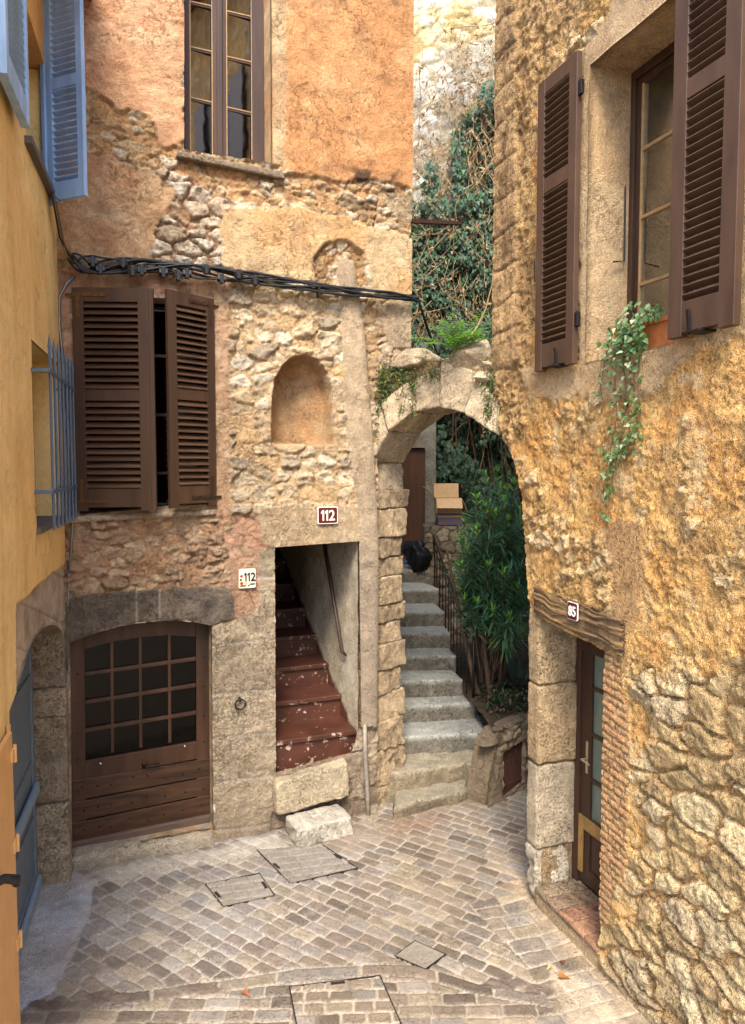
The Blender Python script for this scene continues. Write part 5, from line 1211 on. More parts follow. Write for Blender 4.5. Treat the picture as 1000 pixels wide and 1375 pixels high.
# outgoing cable over the gap
mb = MB(); a = pathpt(1, .13)
for c in range(3): mb.tube([a + Vector((0, 0, -.01 * c)), a + Vector((.12, .5, -.16 - .02 * c)), a + Vector((.35, 2.0, -.2)), Vector((1.2, 12.5, 5.5 - .1 * c))], .008, 6)
mb.build('cable', 'rubber', cb, smooth=True)

# ================================================================== right window
wn = MB(); RO = -.28
dR = Vector(RW.d); nR = Vector(RW.n)
ufl = RW.uz(843, 300, RO)[0]; ua, ub_ = ufl, uw1 + .25
frm = (RW.pt(0, 0, RO), dR, UPZ, nR)
wn.lbox(frm, ua - .06, ua + .055, zb_w - .02, zt_w + .02, -.05, .012); wn.lbox(frm, ua + .055, uw1 + .02, zt_w - .055, zt_w + .02, -.05, .012)
wn.lbox(frm, ua + .055, uw1 + .02, zb_w - .02, zb_w + .06, -.05, .012); wn.lbox(frm, uw1 - .04, uw1 + .02, zb_w, zt_w, -.05, .012)
wn.lbox(frm, ua + .055, ua + .10, zb_w + .06, zt_w - .055, -.045, -.012); wn.lbox(frm, ua + .10, uw1 - .04, zt_w - .10, zt_w - .055, -.045, -.012)
rw = wn.build('window', 'frame_dark', rhouse, bevel=.004)
mb = MB(); ug = ua + .10; 
mb.lbox(frm, ug, ug + .016, zb_w + .06, zt_w - .1, -.03, -.008)
for y in (200, 291, 381): 
    z_ = RW.uz(861, y, RO)[1]; mb.lbox(frm, ug + .016, uw1 - .04, z_ - .011, z_ + .011, -.03, -.006)
mb.build('glazing_bar', 'bar_tan', rw, bevel=.002)
mb = MB(); mb.lbox(frm, ug, uw1 - .04, zb_w + .06, zt_w - .1, -.026, -.020); mb.build('pane', 'pane_glass', rw)
mb = MB(); n_ = 40; vs = []; 
for k in range(n_ + 1):
    u_ = ug - .05 + (uw1 - ug + .1) * k / n_; d_ = -.09 + .018 * math.sin(k * 1.25)
    vs += [RW.pt(u_, zb_w, RO + d_), RW.pt(u_, zt_w, RO + d_)]
mb.add(vs, [(2 * k, 2 * k + 2, 2 * k + 3, 2 * k + 1) for k in range(n_)]); mb.build('curtain', 'curtain', rw, smooth=True)
mb = MB(); mb.lbox((RW.pt(0, 0, 0), dR, UPZ, nR), uw0 - .02, uw1 + .1, zb_w - .05, zb_w + .004, -.27, .03); mb.build('window_sill', plain('sill_stone', S(206, 176, 132), .85, 0, .12, 12, .3), rhouse, bevel=.006)
mb = MB(); mb.tube([RW.pt(uw0 + .004, RW.uz(835, 250, -.2)[1], -.22) - dR * -.02, RW.pt(uw0 + .03, RW.uz(835, 350, -.2)[1], -.22), RW.pt(uw0 + .05, RW.uz(835, 352, -.2)[1] - .01, -.12)], .006, 6); mb.build('hook', 'iron', rw)
zs0, zs1 = 3.99, 5.95; hR = zs1 - zs0
hl = RW.pt(uw0 - .045, zs0, .075); wL = (uw0 - .045) - RW.uz(724, 300, .09)[0]
mid = RW.uz(740, 246, .1)[1] - zs0
sL, frL = shutter(rhouse, 'shutter', hl, -dR, nR, wL, hR, .085, [(0, .16), (mid - .05, mid + .05), (hR - .10, hR)], .0475, 'paint_brown', thick=.04, tilt=-30, cover=.50, feet=.02, label='left leaf, dark brown shutter folded flat on the wall')
u3 = RW.uz(903, 440, .10)[0]; u4 = RW.uz(992, 430, .10)[0]
sR, frR = shutter(rhouse, 'shutter', RW.pt(u3, zs0 + .01, .09), dR, nR, u4 - u3, hR, .10, [(0, .16), (mid - .05, mid + .05), (hR - .10, hR)], .0475, 'paint_brown', thick=.045, tilt=-30, cover=.50, feet=.02, label='right leaf, large dark brown shutter by the right edge')
for z in (.22, hR - .28):
    mb = MB(); mb.lbox(frL, -.035, .02, z, z + .09, .006, .03); mb.tube([frL[0] + frL[1] * -.02 + frL[2] * z + frL[3] * .02, frL[0] + frL[1] * -.02 + frL[2] * (z + .1) + frL[3] * .02], .012, 8); mb.build('hinge', 'iron', sL, bevel=.002)
mb = MB(); mb.tube([frL[0] + frL[1] * (wL) + frL[2] * .62 + frL[3] * .03, frL[0] + frL[1] * (wL + .03) + frL[2] * .62 + frL[3] * .03, frL[0] + frL[1] * (wL + .03) + frL[2] * .78 + frL[3] * .03, frL[0] + frL[1] * wL + frL[2] * .78 + frL[3] * .03], .005, 6)
mb.build('latch', 'iron', sL, bevel=.002)
for s, fr, w_ in ((sL, frL, wL), (sR, frR, u4 - u3)):
    mb = MB(); q = w_ * .35; mb.lbox(fr, q - .01, q + .10, -.015, -.003, -.08, .07); mb.lbox(fr, q, q + .018, -.02, .11, .05, .062, .12); mb.build('holdback', 'iron', s, bevel=.002)

# flower box and its ivy
ub0, ub1 = RW.uz(826, 470, -.03)[0], RW.uz(918, 455, -.03)[0]
zb = zb_w + .008
fb = MB(); fr = (RW.pt(0, 0, -.02), dR, UPZ, nR)
fb.lbox(fr, ub0, ub1, zb, zb + .16, -.012, 0); fb.lbox(fr, ub0, ub1, zb, zb + .16, -.17, -.158); fb.lbox(fr, ub0 + .001, ub0 + .012, zb + .001, zb + .159, -.158, -.012); fb.lbox(fr, ub1 - .012, ub1 - .001, zb + .001, zb + .159, -.158, -.012); fb.lbox(fr, ub0 + .013, ub1 - .013, zb + .01, zb + .12, -.157, -.013)
fb.lbox(fr, ub0 - .01, ub1 + .01, zb + .145, zb + .17, -.001, .012)
o = fb.build('flower_box', 'terracotta', None, bevel=.003); tag(o, 'orange wooden flower box on the sill of the right upper window', 'flower box')

# ================================================================== doorway 85
DO = -.31
beam = MB(); q = [RW.uz(716, 788, .03), RW.uz(835, 833, .03), RW.uz(836, 881, .03), RW.uz(715, 822, .03)]
def beam_field(PX, PY, U, Z):
    g = ridged(U * 1.6 + fbm(U * 3, Z * 3, 820, 2) * .3, Z * 46 + fbm(U * 2.5, Z * 2, 821, 3) * 3.2, 822, 4); C = tone(S(150, 118, 78), U, Z, .2, 823, 5, S(120, 94, 64)); C = C * (.45 + .85 * g)[:, None]
    return .022 * (g - .5), C
BP = Plane(RW.pt(0, 0, .068)[:2], RW.d[:2]); BP.n = RW.n
sheet('lintel_beam', BP, [(716, 788), (780, 811), (835, 832), (837, 856), (835, 881), (780, 856), (716, 823)], [], .007, beam_field, 'woodgrain', rhouse, reveal=None)
beam.uzslab(RW, [RW.uz(*p, .062) for p in ((716, 789), (835, 833), (835, 880), (716, 822))], .060, -.36); beam.build('lintel_core', 'beam', rhouse)
# pier stones seen in the reveal
ud0 = du0; jy = [824, 918, 1024, 1136, 1204]
RP = Plane(RW.pt(ud0, 0, 0)[:2], (-RW.n[0], -RW.n[1])); RP.n = -RP.n if RP.n[1] > 0 else RP.n
for k in range(4):
    z1, z0 = RP.uz(750, jy[k])[1], RP.uz(750, jy[k + 1])[1]
    if k == 3: z0 = .05
    off = [.0, .012, .0, -.02][k]; dd = [.30, .31, .31, .25][k]
    cr = [RP.pt(-.035, z0 + .004, off), RP.pt(dd, z0 + .004, off), RP.pt(-.035, z1 - .004, off), RP.pt(dd, z1 - .004, off), RP.pt(-.03, z0 + .004, -.16), RP.pt(dd, z0 + .004, -.16), RP.pt(-.03, z1 - .004, -.16), RP.pt(dd, z1 - .004, -.16)]
    rough_block('jamb_block', cr, 'dressed', rhouse, [S(196, 166, 122), S(188, 158, 116), S(192, 172, 142), S(206, 190, 164)][k], 30, .009 if k < 3 else .03, .02, 140 + k, 18, .16)
mb = MB(); mb.uzslab(RW, [(du0 - .13, 0), (du0 - .02, 0), (du0 - .02, 2.5), (du0 - .13, 2.5)], -.03, -.42)
mb.uzslab(RW, [(du0 - .02, 0), (du0 + .0, 0), (du0 + .0, 2.5), (du0 - .02, 2.5)], -.30, -.42); mb.build('jamb_core', 'render_rough', rhouse, c=S(176, 146, 106))
mb = MB(); mb.uzslab(RW, [(du1 + .003, 0), (du1 + .12, 0), (du1 + .12, 2.5), (du1 + .003, 2.5)], -.02, -.42); mb.build('brick_reveal', 'render_rough', rhouse, c=S(206, 150, 100))
# threshold of terracotta tiles
zt0 = .165
for k in range(5):
    ua_, ub2 = du0 + (du1 - du0) * k / 5, du0 + (du1 - du0) * (k + 1) / 5
    cr = [RW.pt(ua_ + .002, zt0 - .04, .045), RW.pt(ub2 - .002, zt0 - .04, .045), RW.pt(ua_ + .002, zt0, .045), RW.pt(ub2 - .002, zt0, .045), RW.pt(ua_ + .002, zt0 - .04, -.33), RW.pt(ub2 - .002, zt0 - .04, -.33), RW.pt(ua_ + .002, zt0, -.33), RW.pt(ub2 - .002, zt0, -.33)]
    rough_block('threshold_tile', cr, 'dressed', rhouse, [S(176, 150, 118), S(172, 142, 112), S(190, 140, 106), S(184, 136, 102), S(180, 134, 100)][k], 24, .003, .006, 160 + k, 10, .35)
cr = [RW.pt(du0 - .01, -.08, .03), RW.pt(du1 + .01, -.08, .03), RW.pt(du0 - .01, zt0 - .038, .03), RW.pt(du1 + .01, zt0 - .038, .03), RW.pt(du0 - .01, -.08, -.3), RW.pt(du1 + .01, -.08, -.3), RW.pt(du0 - .01, zt0 - .038, -.3), RW.pt(du1 + .01, zt0 - .038, -.3)]
rough_block('threshold', cr, 'dressed', rhouse, S(178, 152, 116), 30, .010, .012, 167, 12, .3)
frd = (RW.pt(0, 0, DO), dR, UPZ, nR)
zd0, zd1 = zt0 + .0, RW.uz(770, 862, DO)[1] + .05
d0, d1 = du0 - .02, du1 + .03
dm = MB(); dm.lbox(frd, d0, d0 + .07, zd0, zd1, -.05, .02); dm.lbox(frd, d1 - .05, d1, zd0, zd1, -.05, .02); dm.lbox(frd, d0 + .07, d1 - .05, zd1 - .08, zd1, -.05, .02)
ug0 = d0 + .19
dm.lbox(frd, d0 + .07, ug0, zd0 + .02, zd1 - .08, -.045, .0); dm.lbox(frd, d1 - .13, d1 - .05, zd0 + .02, zd1 - .08, -.045, .0)
zkick = RW.uz(800, 1110, DO)[1]
dm.lbox(frd, ug0, d1 - .13, zkick - .10, zkick + .02, -.045, .0); dm.lbox(frd, ug0, d1 - .13, zd0 + .02, zd0 + .14, -.045, .0); dm.lbox(frd, ug0 - .01, d1 - .12, zd0 + .1, zkick - .05, -.04, -.014)
for y in (929, 993, 1056):
    z_ = RW.uz(805, y, DO)[1]; dm.lbox(frd, ug0, d1 - .13, z_ - .014, z_ + .014, -.04, -.004)
dr = dm.build('door', 'frame_dark', rhouse, bevel=.004)
mb = MB(); mb.lbox(frd, ug0 - .01, d1 - .12, zkick - .03, zd1 - .09, -.026, -.02); mb.build('pane', plain('frosted', S(104, 114, 100), .18, 0, .12, 14, .15, (1, 1, .3), .6), dr)
mb = MB(); zk0 = zd0 + .10; mb.lbox(frd, d0 + .075, d0 + .125, zk0, zkick + .02, .001, .018); mb.lbox(frd, d0 + .125, d1 - .055, zkick - .075, zkick + .02, .001, .016)
mb.build('kick_frame', plain('bronze_wood', S(150, 112, 56), .45, 0, .2, 10, .15), dr, bevel=.003)
mb = MB(); z_ = RW.uz(783, 1010, DO)[1]; mb.lbox(frd, ug0 - .055, ug0 - .03, z_ - .14, z_ + .10, .001, .005); mb.tube([RW.pt(ug0 - .042, z_ - .03, DO), RW.pt(ug0 - .042, z_ - .03, DO + .05), RW.pt(ug0 + .05, z_ - .035, DO + .05)], .008, 8); mb.build('handle', plain('brushed', S(190, 170, 130), .4, .5, .1, 30, .1), dr)
plate('number_plate', RW, [(761.5, 806.5), (775, 811), (775, 835), (761.5, 830)], .084, 'white_paint', 'enamel_brown', None, 'small brown enamel plate with white number 85 on the oak lintel of the right doorway', '85', .80, 'white_paint', .004, font_sx=.85)

# ================================================================== left house fittings
dL, nL = Vector(LW.d), Vector(LW.n)
# pale blue shutter folded out, facing the camera
hb = Vector(LW.at(70, 273, .02)); zS = hb.z; ef = at_height_px(118, zS, 5.47); 
aa = Vector((ef.x - hb.x, ef.y - hb.y, 0)); nn = Vector((aa.y, -aa.x, 0)).normalized(); nn = -nn if nn.y > 0 else nn
sB, frB = shutter(lhouse, 'shutter', Vector((hb.x, hb.y, zS)), aa, nn, aa.length, 1.95, .055, [(0, .13), (.78, .86), (1.85, 1.95)], .048, 'paint_blue', thick=.035, tilt=-28, cover=.40, label='pale blue louvred shutter standing out from the wall')
mb = MB(); mb.lbox(frB, -.035, .0, -.01, 1.95, -.02, .05); mb.build('inner_leaf', 'paint_blue', sB, bevel=.003)
mb = MB(); mb.tube([frB[0] + frB[2] * .0 + frB[3] * .04, frB[0] + frB[1] * .06 + frB[2] * .05 + frB[3] * .06, frB[0] + frB[1] * .13 + frB[2] * -.02 + frB[3] * .05], .005, 6); mb.lbox(frB, -.09, -.03, .14, .19, 0, .03); mb.build('latch', 'grille_blue', sB)
# nearer leaf lying on the wall
uL1 = LW.uz(40, 150, .09)[0]; zL = LW.uz(40, 172, .09)[1]
sN, frN = shutter(lhouse, 'shutter', LW.pt(uL1, zL, .04), dL, nL, .62, 1.95, .06, [(0, .13), (.78, .86), (1.85, 1.95)], .048, 'paint_blue', thick=.05, tilt=-28, cover=.40, label='grey blue louvred shutter folded back on the wall at the top left corner')
mb = MB(); mb.lbox((LW.pt(0, 0, 0), dL, UPZ, nL), sh_u0 - .03, sh_u1 + .06, sh_z - .045, sh_z + .003, -.18, .05); mb.build('window_sill', plain('slate', S(98, 92, 88), .7), lhouse, bevel=.004)
mb = MB(); mb.lbox((LW.pt(0, 0, 0), dL, UPZ, nL), sh_u0, sh_u1, sh_z, sh_z + 1.5, -.19, -.16); mb.build('window', 'frame_dark', lhouse)
# grille
gu0, gu1 = H_GRI[2][0] - .0, H_GRI[0][0]
gzt, gzb = H_GRI[0][1], H_GRI[1][1]
fL = (LW.pt(0, 0, 0), dL, UPZ, nL); mb = MB()
offg = .105; z_hi = LW.uz(50, 488, .09)[1]; z_lo = LW.uz(50, 664, .09)[1]
ga, gb = gu0 + .0, gu1 + .02
gr = None
for z_ in (z_hi, z_lo):
    mb = MB(); mb.lbox(fL, ga, gb, z_ - .012, z_ + .012, offg - .006, offg + .008); mb.lbox(fL, gb - .002, gb + .022, z_ - .012, z_ + .012, -.02, offg + .008); mb.lbox(fL, ga - .02, ga + .002, z_ - .012, z_ + .012, -.02, offg + .008)
    if gr is None: gr = mb.build('grille', 'grille_blue', lhouse, bevel=.002)
    else: mb.build('rail', 'grille_blue', gr, bevel=.002)
for k in range(7):
    u_ = ga + .05 + (gb - ga - .09) * k / 6; mb = MB(); b0 = LW.pt(u_, gzb - .02, offg); t0 = LW.pt(u_, gzt - .06, offg); mb.tube([b0, t0, t0 + Vector((0, 0, .02)), t0 + Vector((0, 0, .10))], [.010, .010, .014, .001], 6); mb.build('bar', 'grille_blue', gr, smooth=False)
mb = MB(); mb.lbox(fL, gu0 - .02, gu1 + .02, gzb - .04, gzb + .003, -.2, .035); mb.build('grille_sill', 'slate', lhouse, bevel=.003)
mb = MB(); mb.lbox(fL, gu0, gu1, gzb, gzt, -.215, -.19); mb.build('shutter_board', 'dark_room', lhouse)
# doorway: far jamb, soffit, grey door
lu = min(p[0] for p in H_LDR); lu2 = max(p[0] for p in H_LDR); LO = -.24
LJ = Plane(LW.pt(lu, 0, .01)[:2], (-LW.n[0], -LW.n[1])); LJ.n = -LJ.n if LJ.n[1] > 0 else LJ.n
jl = [838, 925, 963, 1080, 1196]
for k in range(4):
    z1, z0 = LJ.uz(70, jl[k])[1], LJ.uz(70, jl[k + 1])[1]
    if k == 3: z0 = -.05
    cr = [LJ.pt(0, z0 + .002, .005 * (k % 2)), LJ.pt(.27, z0 + .002, .005 * (k % 2)), LJ.pt(0, z1 - .002, .005 * (k % 2)), LJ.pt(.27, z1 - .002, .005 * (k % 2)), LJ.pt(0, z0 + .002, -.12), LJ.pt(.27, z0 + .002, -.12), LJ.pt(0, z1 - .002, -.12), LJ.pt(.27, z1 - .002, -.12)]
    # LJ runs into the wall: left/right swap keeps the faces outward
    rough_block('jamb_block', cr, 'dressed', lhouse, S(176, 158, 130) * (.88 + .2 * ((k * .6) % 1)), 28, .008, .02, 180 + k, 16, .25)
mb = MB(); hp = [p for p in H_LDR[1:-1]]; n_ = len(hp); vs = []
for u_, z_ in hp: vs += [LW.pt(u_, z_, .0), LW.pt(u_, z_, LO - .1)]
mb.add(vs, [(2 * k, 2 * k + 2, 2 * k + 3, 2 * k + 1) for k in range(n_ - 1)]); mb.build('door_soffit', 'dressed', lhouse, c=S(176, 158, 132), smooth=True)
fD = (LW.pt(0, 0, LO), dL, UPZ, nL); mb = MB(); zA_ = max(p[1] for p in H_LDR)
mb.lbox(fD, lu - .05, lu2 + .05, 0.02, zA_ + .02, -.05, 0)
for a_, b_ in ((lu + .0, lu + .07), (lu2 - .05, lu2)): mb.lbox(fD, a_, b_, .03, zA_, 0, .018)
for z_ in (.05, .52, .95, 1.62): mb.lbox(fD, lu + .07, lu2 - .05, z_, z_ + .10, 0, .016)
gdoor = mb.build('door', 'door_grey', lhouse, bevel=.004)
plain('paint_bluegrey', S(140, 160, 178), .5, 0, .08, 20, .1)
for z_ in (.03, .78): mb = MB(); mb.lbox(fD, lu + .02, lu2, z_, z_ + .09, .017, .05); mb.build('weather_bar', 'paint_bluegrey', gdoor, bevel=.01)
# painted hatch by the left edge with hinges, black grip of a handrail
mb = MB(); hu0 = LW.uz(24, 1200, .03)[0]; hz1 = LW.uz(10, 990, .03)[1]
hu0 = max(hu0, lu2 + .03)
mb.lbox(fL, hu0 + .05, hu0 + 1.0, .1, hz1, .012, .035); mb.lbox(fL, hu0 + .02, hu0 + .05, .05, hz1 + .03, .008, .025)
ht = mb.build('hatch_door', plain('ochre_paint', S(236, 182, 110), .55, 0, .05, 10, .08), lhouse, bevel=.003)
for y in (1015, 1145, 1290):
    mb = MB(); z_ = LW.uz(14, y, .03)[1]; mb.lbox(fL, hu0 + .03, hu0 + .10, z_ - .03, z_ + .03, .035, .045); mb.tube([LW.pt(hu0 + .045, z_ - .045, .045), LW.pt(hu0 + .045, z_ + .045, .045)], .009, 8); mb.build('hinge', 'ochre_paint', ht)
a = at_depth(12, 1183, 3.3); mb = MB(); mb.tube([a + Vector((-.35, -.35, -.12)), a + Vector((-.1, -.1, .005)), a + Vector((-.02, 0, .012)), a + Vector((.02, .03, -.01)), a + Vector((.015, .04, -.035))], [.02, .02, .022, .024, .02], 10)
mb.tube([a + Vector((-.06, -.06, 0)), a + Vector((-.06, -.06, -1.9))], .014, 8)
tag(mb.build('handrail', 'rubber', None, smooth=True), 'black curved handrail end at the left edge in front of the ochre hatch', 'handrail')
# ================================================================== plants
class Leaves:
    def __init__(s): s.V = []; s.F = []; s.C = []
    def leaf(s, p, d, n, L, W, c, fold=.15, curl=.1, kind='lance'):
        d = d.normalized(); sd_ = d.cross(n); sd_ = sd_.normalized() if sd_.length > 1e-5 else d.orthogonal().normalized(); n = sd_.cross(d)
        b = len(s.V)
        if kind == 'lance': prof = [(0, .06), (.25, .8), (.55, 1), (.8, .6), (1, .0)]
        elif kind == 'ivy': prof = [(0, .12), (.12, .95), (.38, 1.0), (.50, .62), (.72, .42), (1, 0)]
        else: prof = [(0, .15), (.35, 1), (.7, .8), (1, 0)]
        for t, w in prof:
            c0 = p + d * (L * t) - n * (curl * L * t * t)
            s.V += [c0 - sd_ * (W * .5 * w) + n * (fold * W * w), c0, c0 + sd_ * (W * .5 * w) + n * (fold * W * w)]; s.C += [c] * 3
        for k in range(len(prof) - 1):
            o = b + 3 * k; s.F += [(o, o + 1, o + 4, o + 3), (o + 1, o + 2, o + 5, o + 4)]
    def build(s, name, parent=None):
        return mesh_np(name, np.array([list(v) for v in s.V]), np.array(s.F), 'leaf', parent, np.array(s.C))
def rv(r=rnd): return Vector((r.gauss(0, 1), r.gauss(0, 1), r.gauss(0, 1))).normalized()
# oleander
ol = thing('oleander_shrub', (1.35, 8.6, .5), 'tall green oleander with long narrow leaves growing beside the stairs behind the arch', 'shrub')
lv = Leaves(); st = MB(); r = random.Random(5)
heads = []
for (px, py, Y) in [(652, 640, 8.6), (668, 634, 8.8), (690, 650, 8.9), (704, 690, 8.8), (700, 630, 9.2), (640, 712, 8.3), (628, 740, 8.3), (665, 690, 8.4), (682, 700, 8.3), (697, 740, 8.3), (655, 760, 8.1), (676, 770, 8.0), (694, 790, 8.1), (708, 800, 8.2), (620, 790, 8.5), (640, 810, 8.2), (662, 820, 8.0), (684, 830, 7.9), (702, 850, 8.0),
                    (618, 720, 8.9), (612, 760, 9.0), (640, 670, 9.0), (680, 660, 9.3), (708, 740, 9.0), (655, 720, 9.0), ] + [(r.uniform(618, 712), r.uniform(655, 810), r.uniform(8.3, 9.6)) for _ in range(20)]:
    tip = at_depth(px, py, Y); heads.append((tip, py))
    base = Vector((1.36 + r.uniform(-.10, .14), 8.6 + r.uniform(-.12, .15), .5))
    mid = base.lerp(tip, .55) + Vector((r.uniform(-.08, .08), r.uniform(-.08, .08), .18))
    pts = [base, base.lerp(mid, .5) + Vector((0, 0, .05)), mid, mid.lerp(tip, .5) + Vector((0, 0, .03)), tip]
    st.tube(pts, [.012, .010, .008, .006, .004], 6)
    for side in range(3):
        if side == 0: q0, q1 = mid, tip
        else:
            q0 = mid.lerp(tip, r.uniform(.1, .6)); q1 = q0 + Vector((r.uniform(-.22, .22), r.uniform(-.22, .12), r.uniform(.12, .30)))
            st.tube([q0, (q0 + q1) / 2 + Vector((0, 0, .02)), q1], [.006, .005, .003], 5)
        nwh = 11 if side == 0 else 6
        for w_ in range(nwh):
            t_ = .12 + .88 * w_ / (nwh - 1); c0 = q0.lerp(q1, t_); ax_ = (q1 - q0).normalized(); a0 = r.uniform(0, 6.28)
            for k in range(4):
                a = a0 + k * 1.57 + r.uniform(-.3, .3); o = ax_.orthogonal().normalized(); o2 = ax_.cross(o); out = o * math.cos(a) + o2 * math.sin(a)
                el = .25 + .9 * t_ ** 2 + r.uniform(-.15, .15); d = (out + ax_ * el + Vector((0, 0, -.15 * (1 - t_)))).normalized()
                young = t_ > .86 and side == 0
                g = r.uniform(.75, 1.25); c = np.array([.07, .17, .085]) * g if not young else np.array([.15, .34, .05]) * r.uniform(.8, 1.1)
                if r.random() < .08: c = np.array([.12, .17, .05])
                lv.leaf(c0, d, UPZ + rv(r) * .3, r.uniform(.16, .26) * (.6 if young else 1), r.uniform(.017, .027), c, .12, r.uniform(.0, .3))
        if side == 0:
            for k in range(5): lv.leaf(tip, (UPZ + rv(r) * .45).normalized(), rv(r), r.uniform(.06, .11), .016, np.array([.20, .42, .06]) * r.uniform(.8, 1.1))
for k in range(3):
    b_ = Vector((1.25 + .12 * k, 8.5 + r.uniform(-.15, .2), .45)); st.tube([b_, b_ + Vector((.05 * (k - 2), .05, .5)), b_ + Vector((.12 * (k - 2), .1, 1.1)), b_ + Vector((.2 * (k - 2), .1, 1.9))], [.035, .03, .024, .012], 8)
lv.build('foliage', ol); st.build('branches', plain('bark', S(84, 62, 44), .85, 0, .2, 20, .5), ol, smooth=True)
# strap-leaved plant
sp_ = Leaves(); r = random.Random(8); b0 = Vector((1.75, 8.9, .55))
for k in range(16):
    a = r.uniform(0, 6.28); sp_.leaf(b0 + Vector((r.uniform(-.05, .05), r.uniform(-.05, .05), 0)), Vector((math.cos(a), math.sin(a), r.uniform(.5, 1.4))), UPZ, r.uniform(.6, .95), .07, np.array([.03, .075, .035]) * r.uniform(.8, 1.3), .25, .45)
o = sp_.build('strap_leaf_plant'); tag(o, 'dark plant with broad strap leaves in the shaded bed right of the oleander stems', 'plant')
# bed plants low by the wall
sp_ = Leaves(); r = random.Random(9)
for k in range(900):
    x, y = r.uniform(1.22, 2.1), r.uniform(7.7, 8.9); p = Vector((x, y, gz - .01 + r.uniform(0, .22) * r.random() ** 2)); sp_.leaf(p, rv(r) + UPZ * .4, UPZ, r.uniform(.04, .10), .03, np.array([.03, .055, .022]) * r.uniform(.6, 1.3) if r.random() > .4 else np.array([.08, .055, .035]), .1, .2, 'oval')
o = sp_.build('ground_cover'); tag(o, 'low leaves and litter on the soil of the flower bed', 'ground cover', kind='stuff')

# ivy on the rear wall
iv = Leaves(); r = random.Random(21); dry = Leaves(); vines = MB(); k = 0
def dens(x, z):
    n = float(fbm(np.array([x * .9]), np.array([z * .9]), 900, 3)[0])
    d = 1.0 if z < 8.2 else max(0.0, 1 - (z - 8.2) / 1.9)
    if z > 6.2 and x < 1.3: d = max(d, .65) if z < 7.7 else d * .5
    return d + n * .9
while k < 24000:
    x, z = r.uniform(.1, 3.9), 2.0 + 8.2 * r.random() ** .9
    if dens(x, z) < .45: 
        k += 1; continue
    n = fbm(np.array([x * 1.7]), np.array([z * 1.7]), 905, 3)[0]; y = 12.9 - max(0, .30 + .55 * n) * r.random() ** .6 - .02
    p = Vector((x, y, z)); d = Vector((r.uniform(-.6, .6), -.35 + r.uniform(-.3, .2), -.8)); nn_ = Vector((r.uniform(-.5, .5), -1, .75 + r.uniform(-.4, .4)))
    g = r.uniform(.6, 1.35); c = np.array([.030, .080, .036]) * g
    if r.random() < .10: c = np.array([.07, .16, .07]) * g
    iv.leaf(p, d, nn_, r.uniform(.06, .11), r.uniform(.045, .08), c, .1, .15, 'ivy'); k += 1
iv_o = thing('ivy', (2, 12.9, .2), 'dense dark green ivy mat covering the lower rear wall behind the arch', 'ivy')
iv.build('foliage', iv_o)
for k in range(430):
    x = r.uniform(.3, 3.9) if k % 3 else r.uniform(1.4, 2.6); z = r.uniform(5.0, 10.8); p = Vector((x, 12.65, z)); pts = [p]; v = Vector((r.uniform(-.4, .4), -.02, -1))
    for s in range(r.randint(5, 12)):
        v = (v + Vector((r.gauss(0, .45), r.gauss(0, .12), r.gauss(0, .25) - .12))).normalized(); p = p + v * .22; p.y = min(max(p.y, 12.1), 12.8); pts.append(p.copy())
    vines.tube(pts, r.choice([.003, .004, .005, .007]), 5, False)
    for s in pts[1:]:
        if r.random() < .75 and s.z > 3.8:
            for q in range(3): dry.leaf(s + rv(r) * .04, rv(r) + Vector((0, 0, -.6)), rv(r), r.uniform(.05, .10), r.uniform(.02, .04), np.array([.34, .24, .12]) * r.uniform(.6, 1.3), .2, .5, 'oval')
dv = thing('dry_creeper', (2, 12.6, 1), 'tangle of dry brown creeper stems and withered leaves hanging over the ivy in the gap', 'creeper')
vines.build('stems', plain('dry_stem', S(172, 142, 102), .9, 0, .2, 30, .2), dv, smooth=True); dry.build('withered_leaves', dv)
# second curtain of ivy nearer, over the back house top and right of the gap
iv = Leaves(); r = random.Random(33); st = MB()
for k in range(5200):
    x, z = r.uniform(1.06, 3.2), r.uniform(2.3, 5.6); n = fbm(np.array([x * 2.1]), np.array([z * 2.1]), 925, 3)[0]
    if n < -.05 and z < 4.6: continue
    y = 12.1 + r.uniform(-.25, .3) - n * .3
    iv.leaf(Vector((x, y, z)), Vector((r.uniform(-.6, .6), -.3, -.8)), Vector((r.uniform(-.5, .5), -1, .7)), r.uniform(.06, .11), r.uniform(.045, .075), np.array([.026, .070, .032]) * r.uniform(.5, 1.4), .1, .15, 'ivy')
for k in range(26):
    x = r.uniform(.8, 3.1); st.tube([Vector((x, 12.1, 1.2)), Vector((x + r.uniform(-.2, .2), 12.15, 2.6)), Vector((x + r.uniform(-.4, .4), 12.2, 4.0)), Vector((x + r.uniform(-.5, .5), 12.1, 5.4))], [.02, .016, .012, .006], 6)
t = thing('climbing_shrub', (1.8, 12.1, 1.2), 'bushy climber with bare stems in the shade above the cardboard box', 'shrub'); iv.build('foliage', t); st.build('stems', 'bark', t, smooth=True)
# long pale vine in the gap
mb = MB(); mb.tube([at_depth(x, y, Y) for x, y, Y in ((668, 300, 7.2), (664, 340, 7.2), (661, 380, 7.1), (652, 415, 7.0), (640, 440, 6.8), (628, 455, 6.6))], .007, 6)
tag(mb.build('vine_stem', plain('vine_pale', S(196, 160, 96), .8), None, smooth=True), 'single pale yellow vine stem curving down to the top of the arch', 'vine')
mb = MB(); a, b_ = at_depth(550, 297, 8.3), at_depth(620, 300, 8.9); dd = (b_ - a); mb.lbox((a, dd.normalized(), UPZ, Vector((0, -1, 0))), -.5, dd.length, -.02, .02, -.02, .02)
tag(mb.build('iron_bar', 'rust', None), 'rusty iron bar spanning the gap in front of the ivy', 'bar')

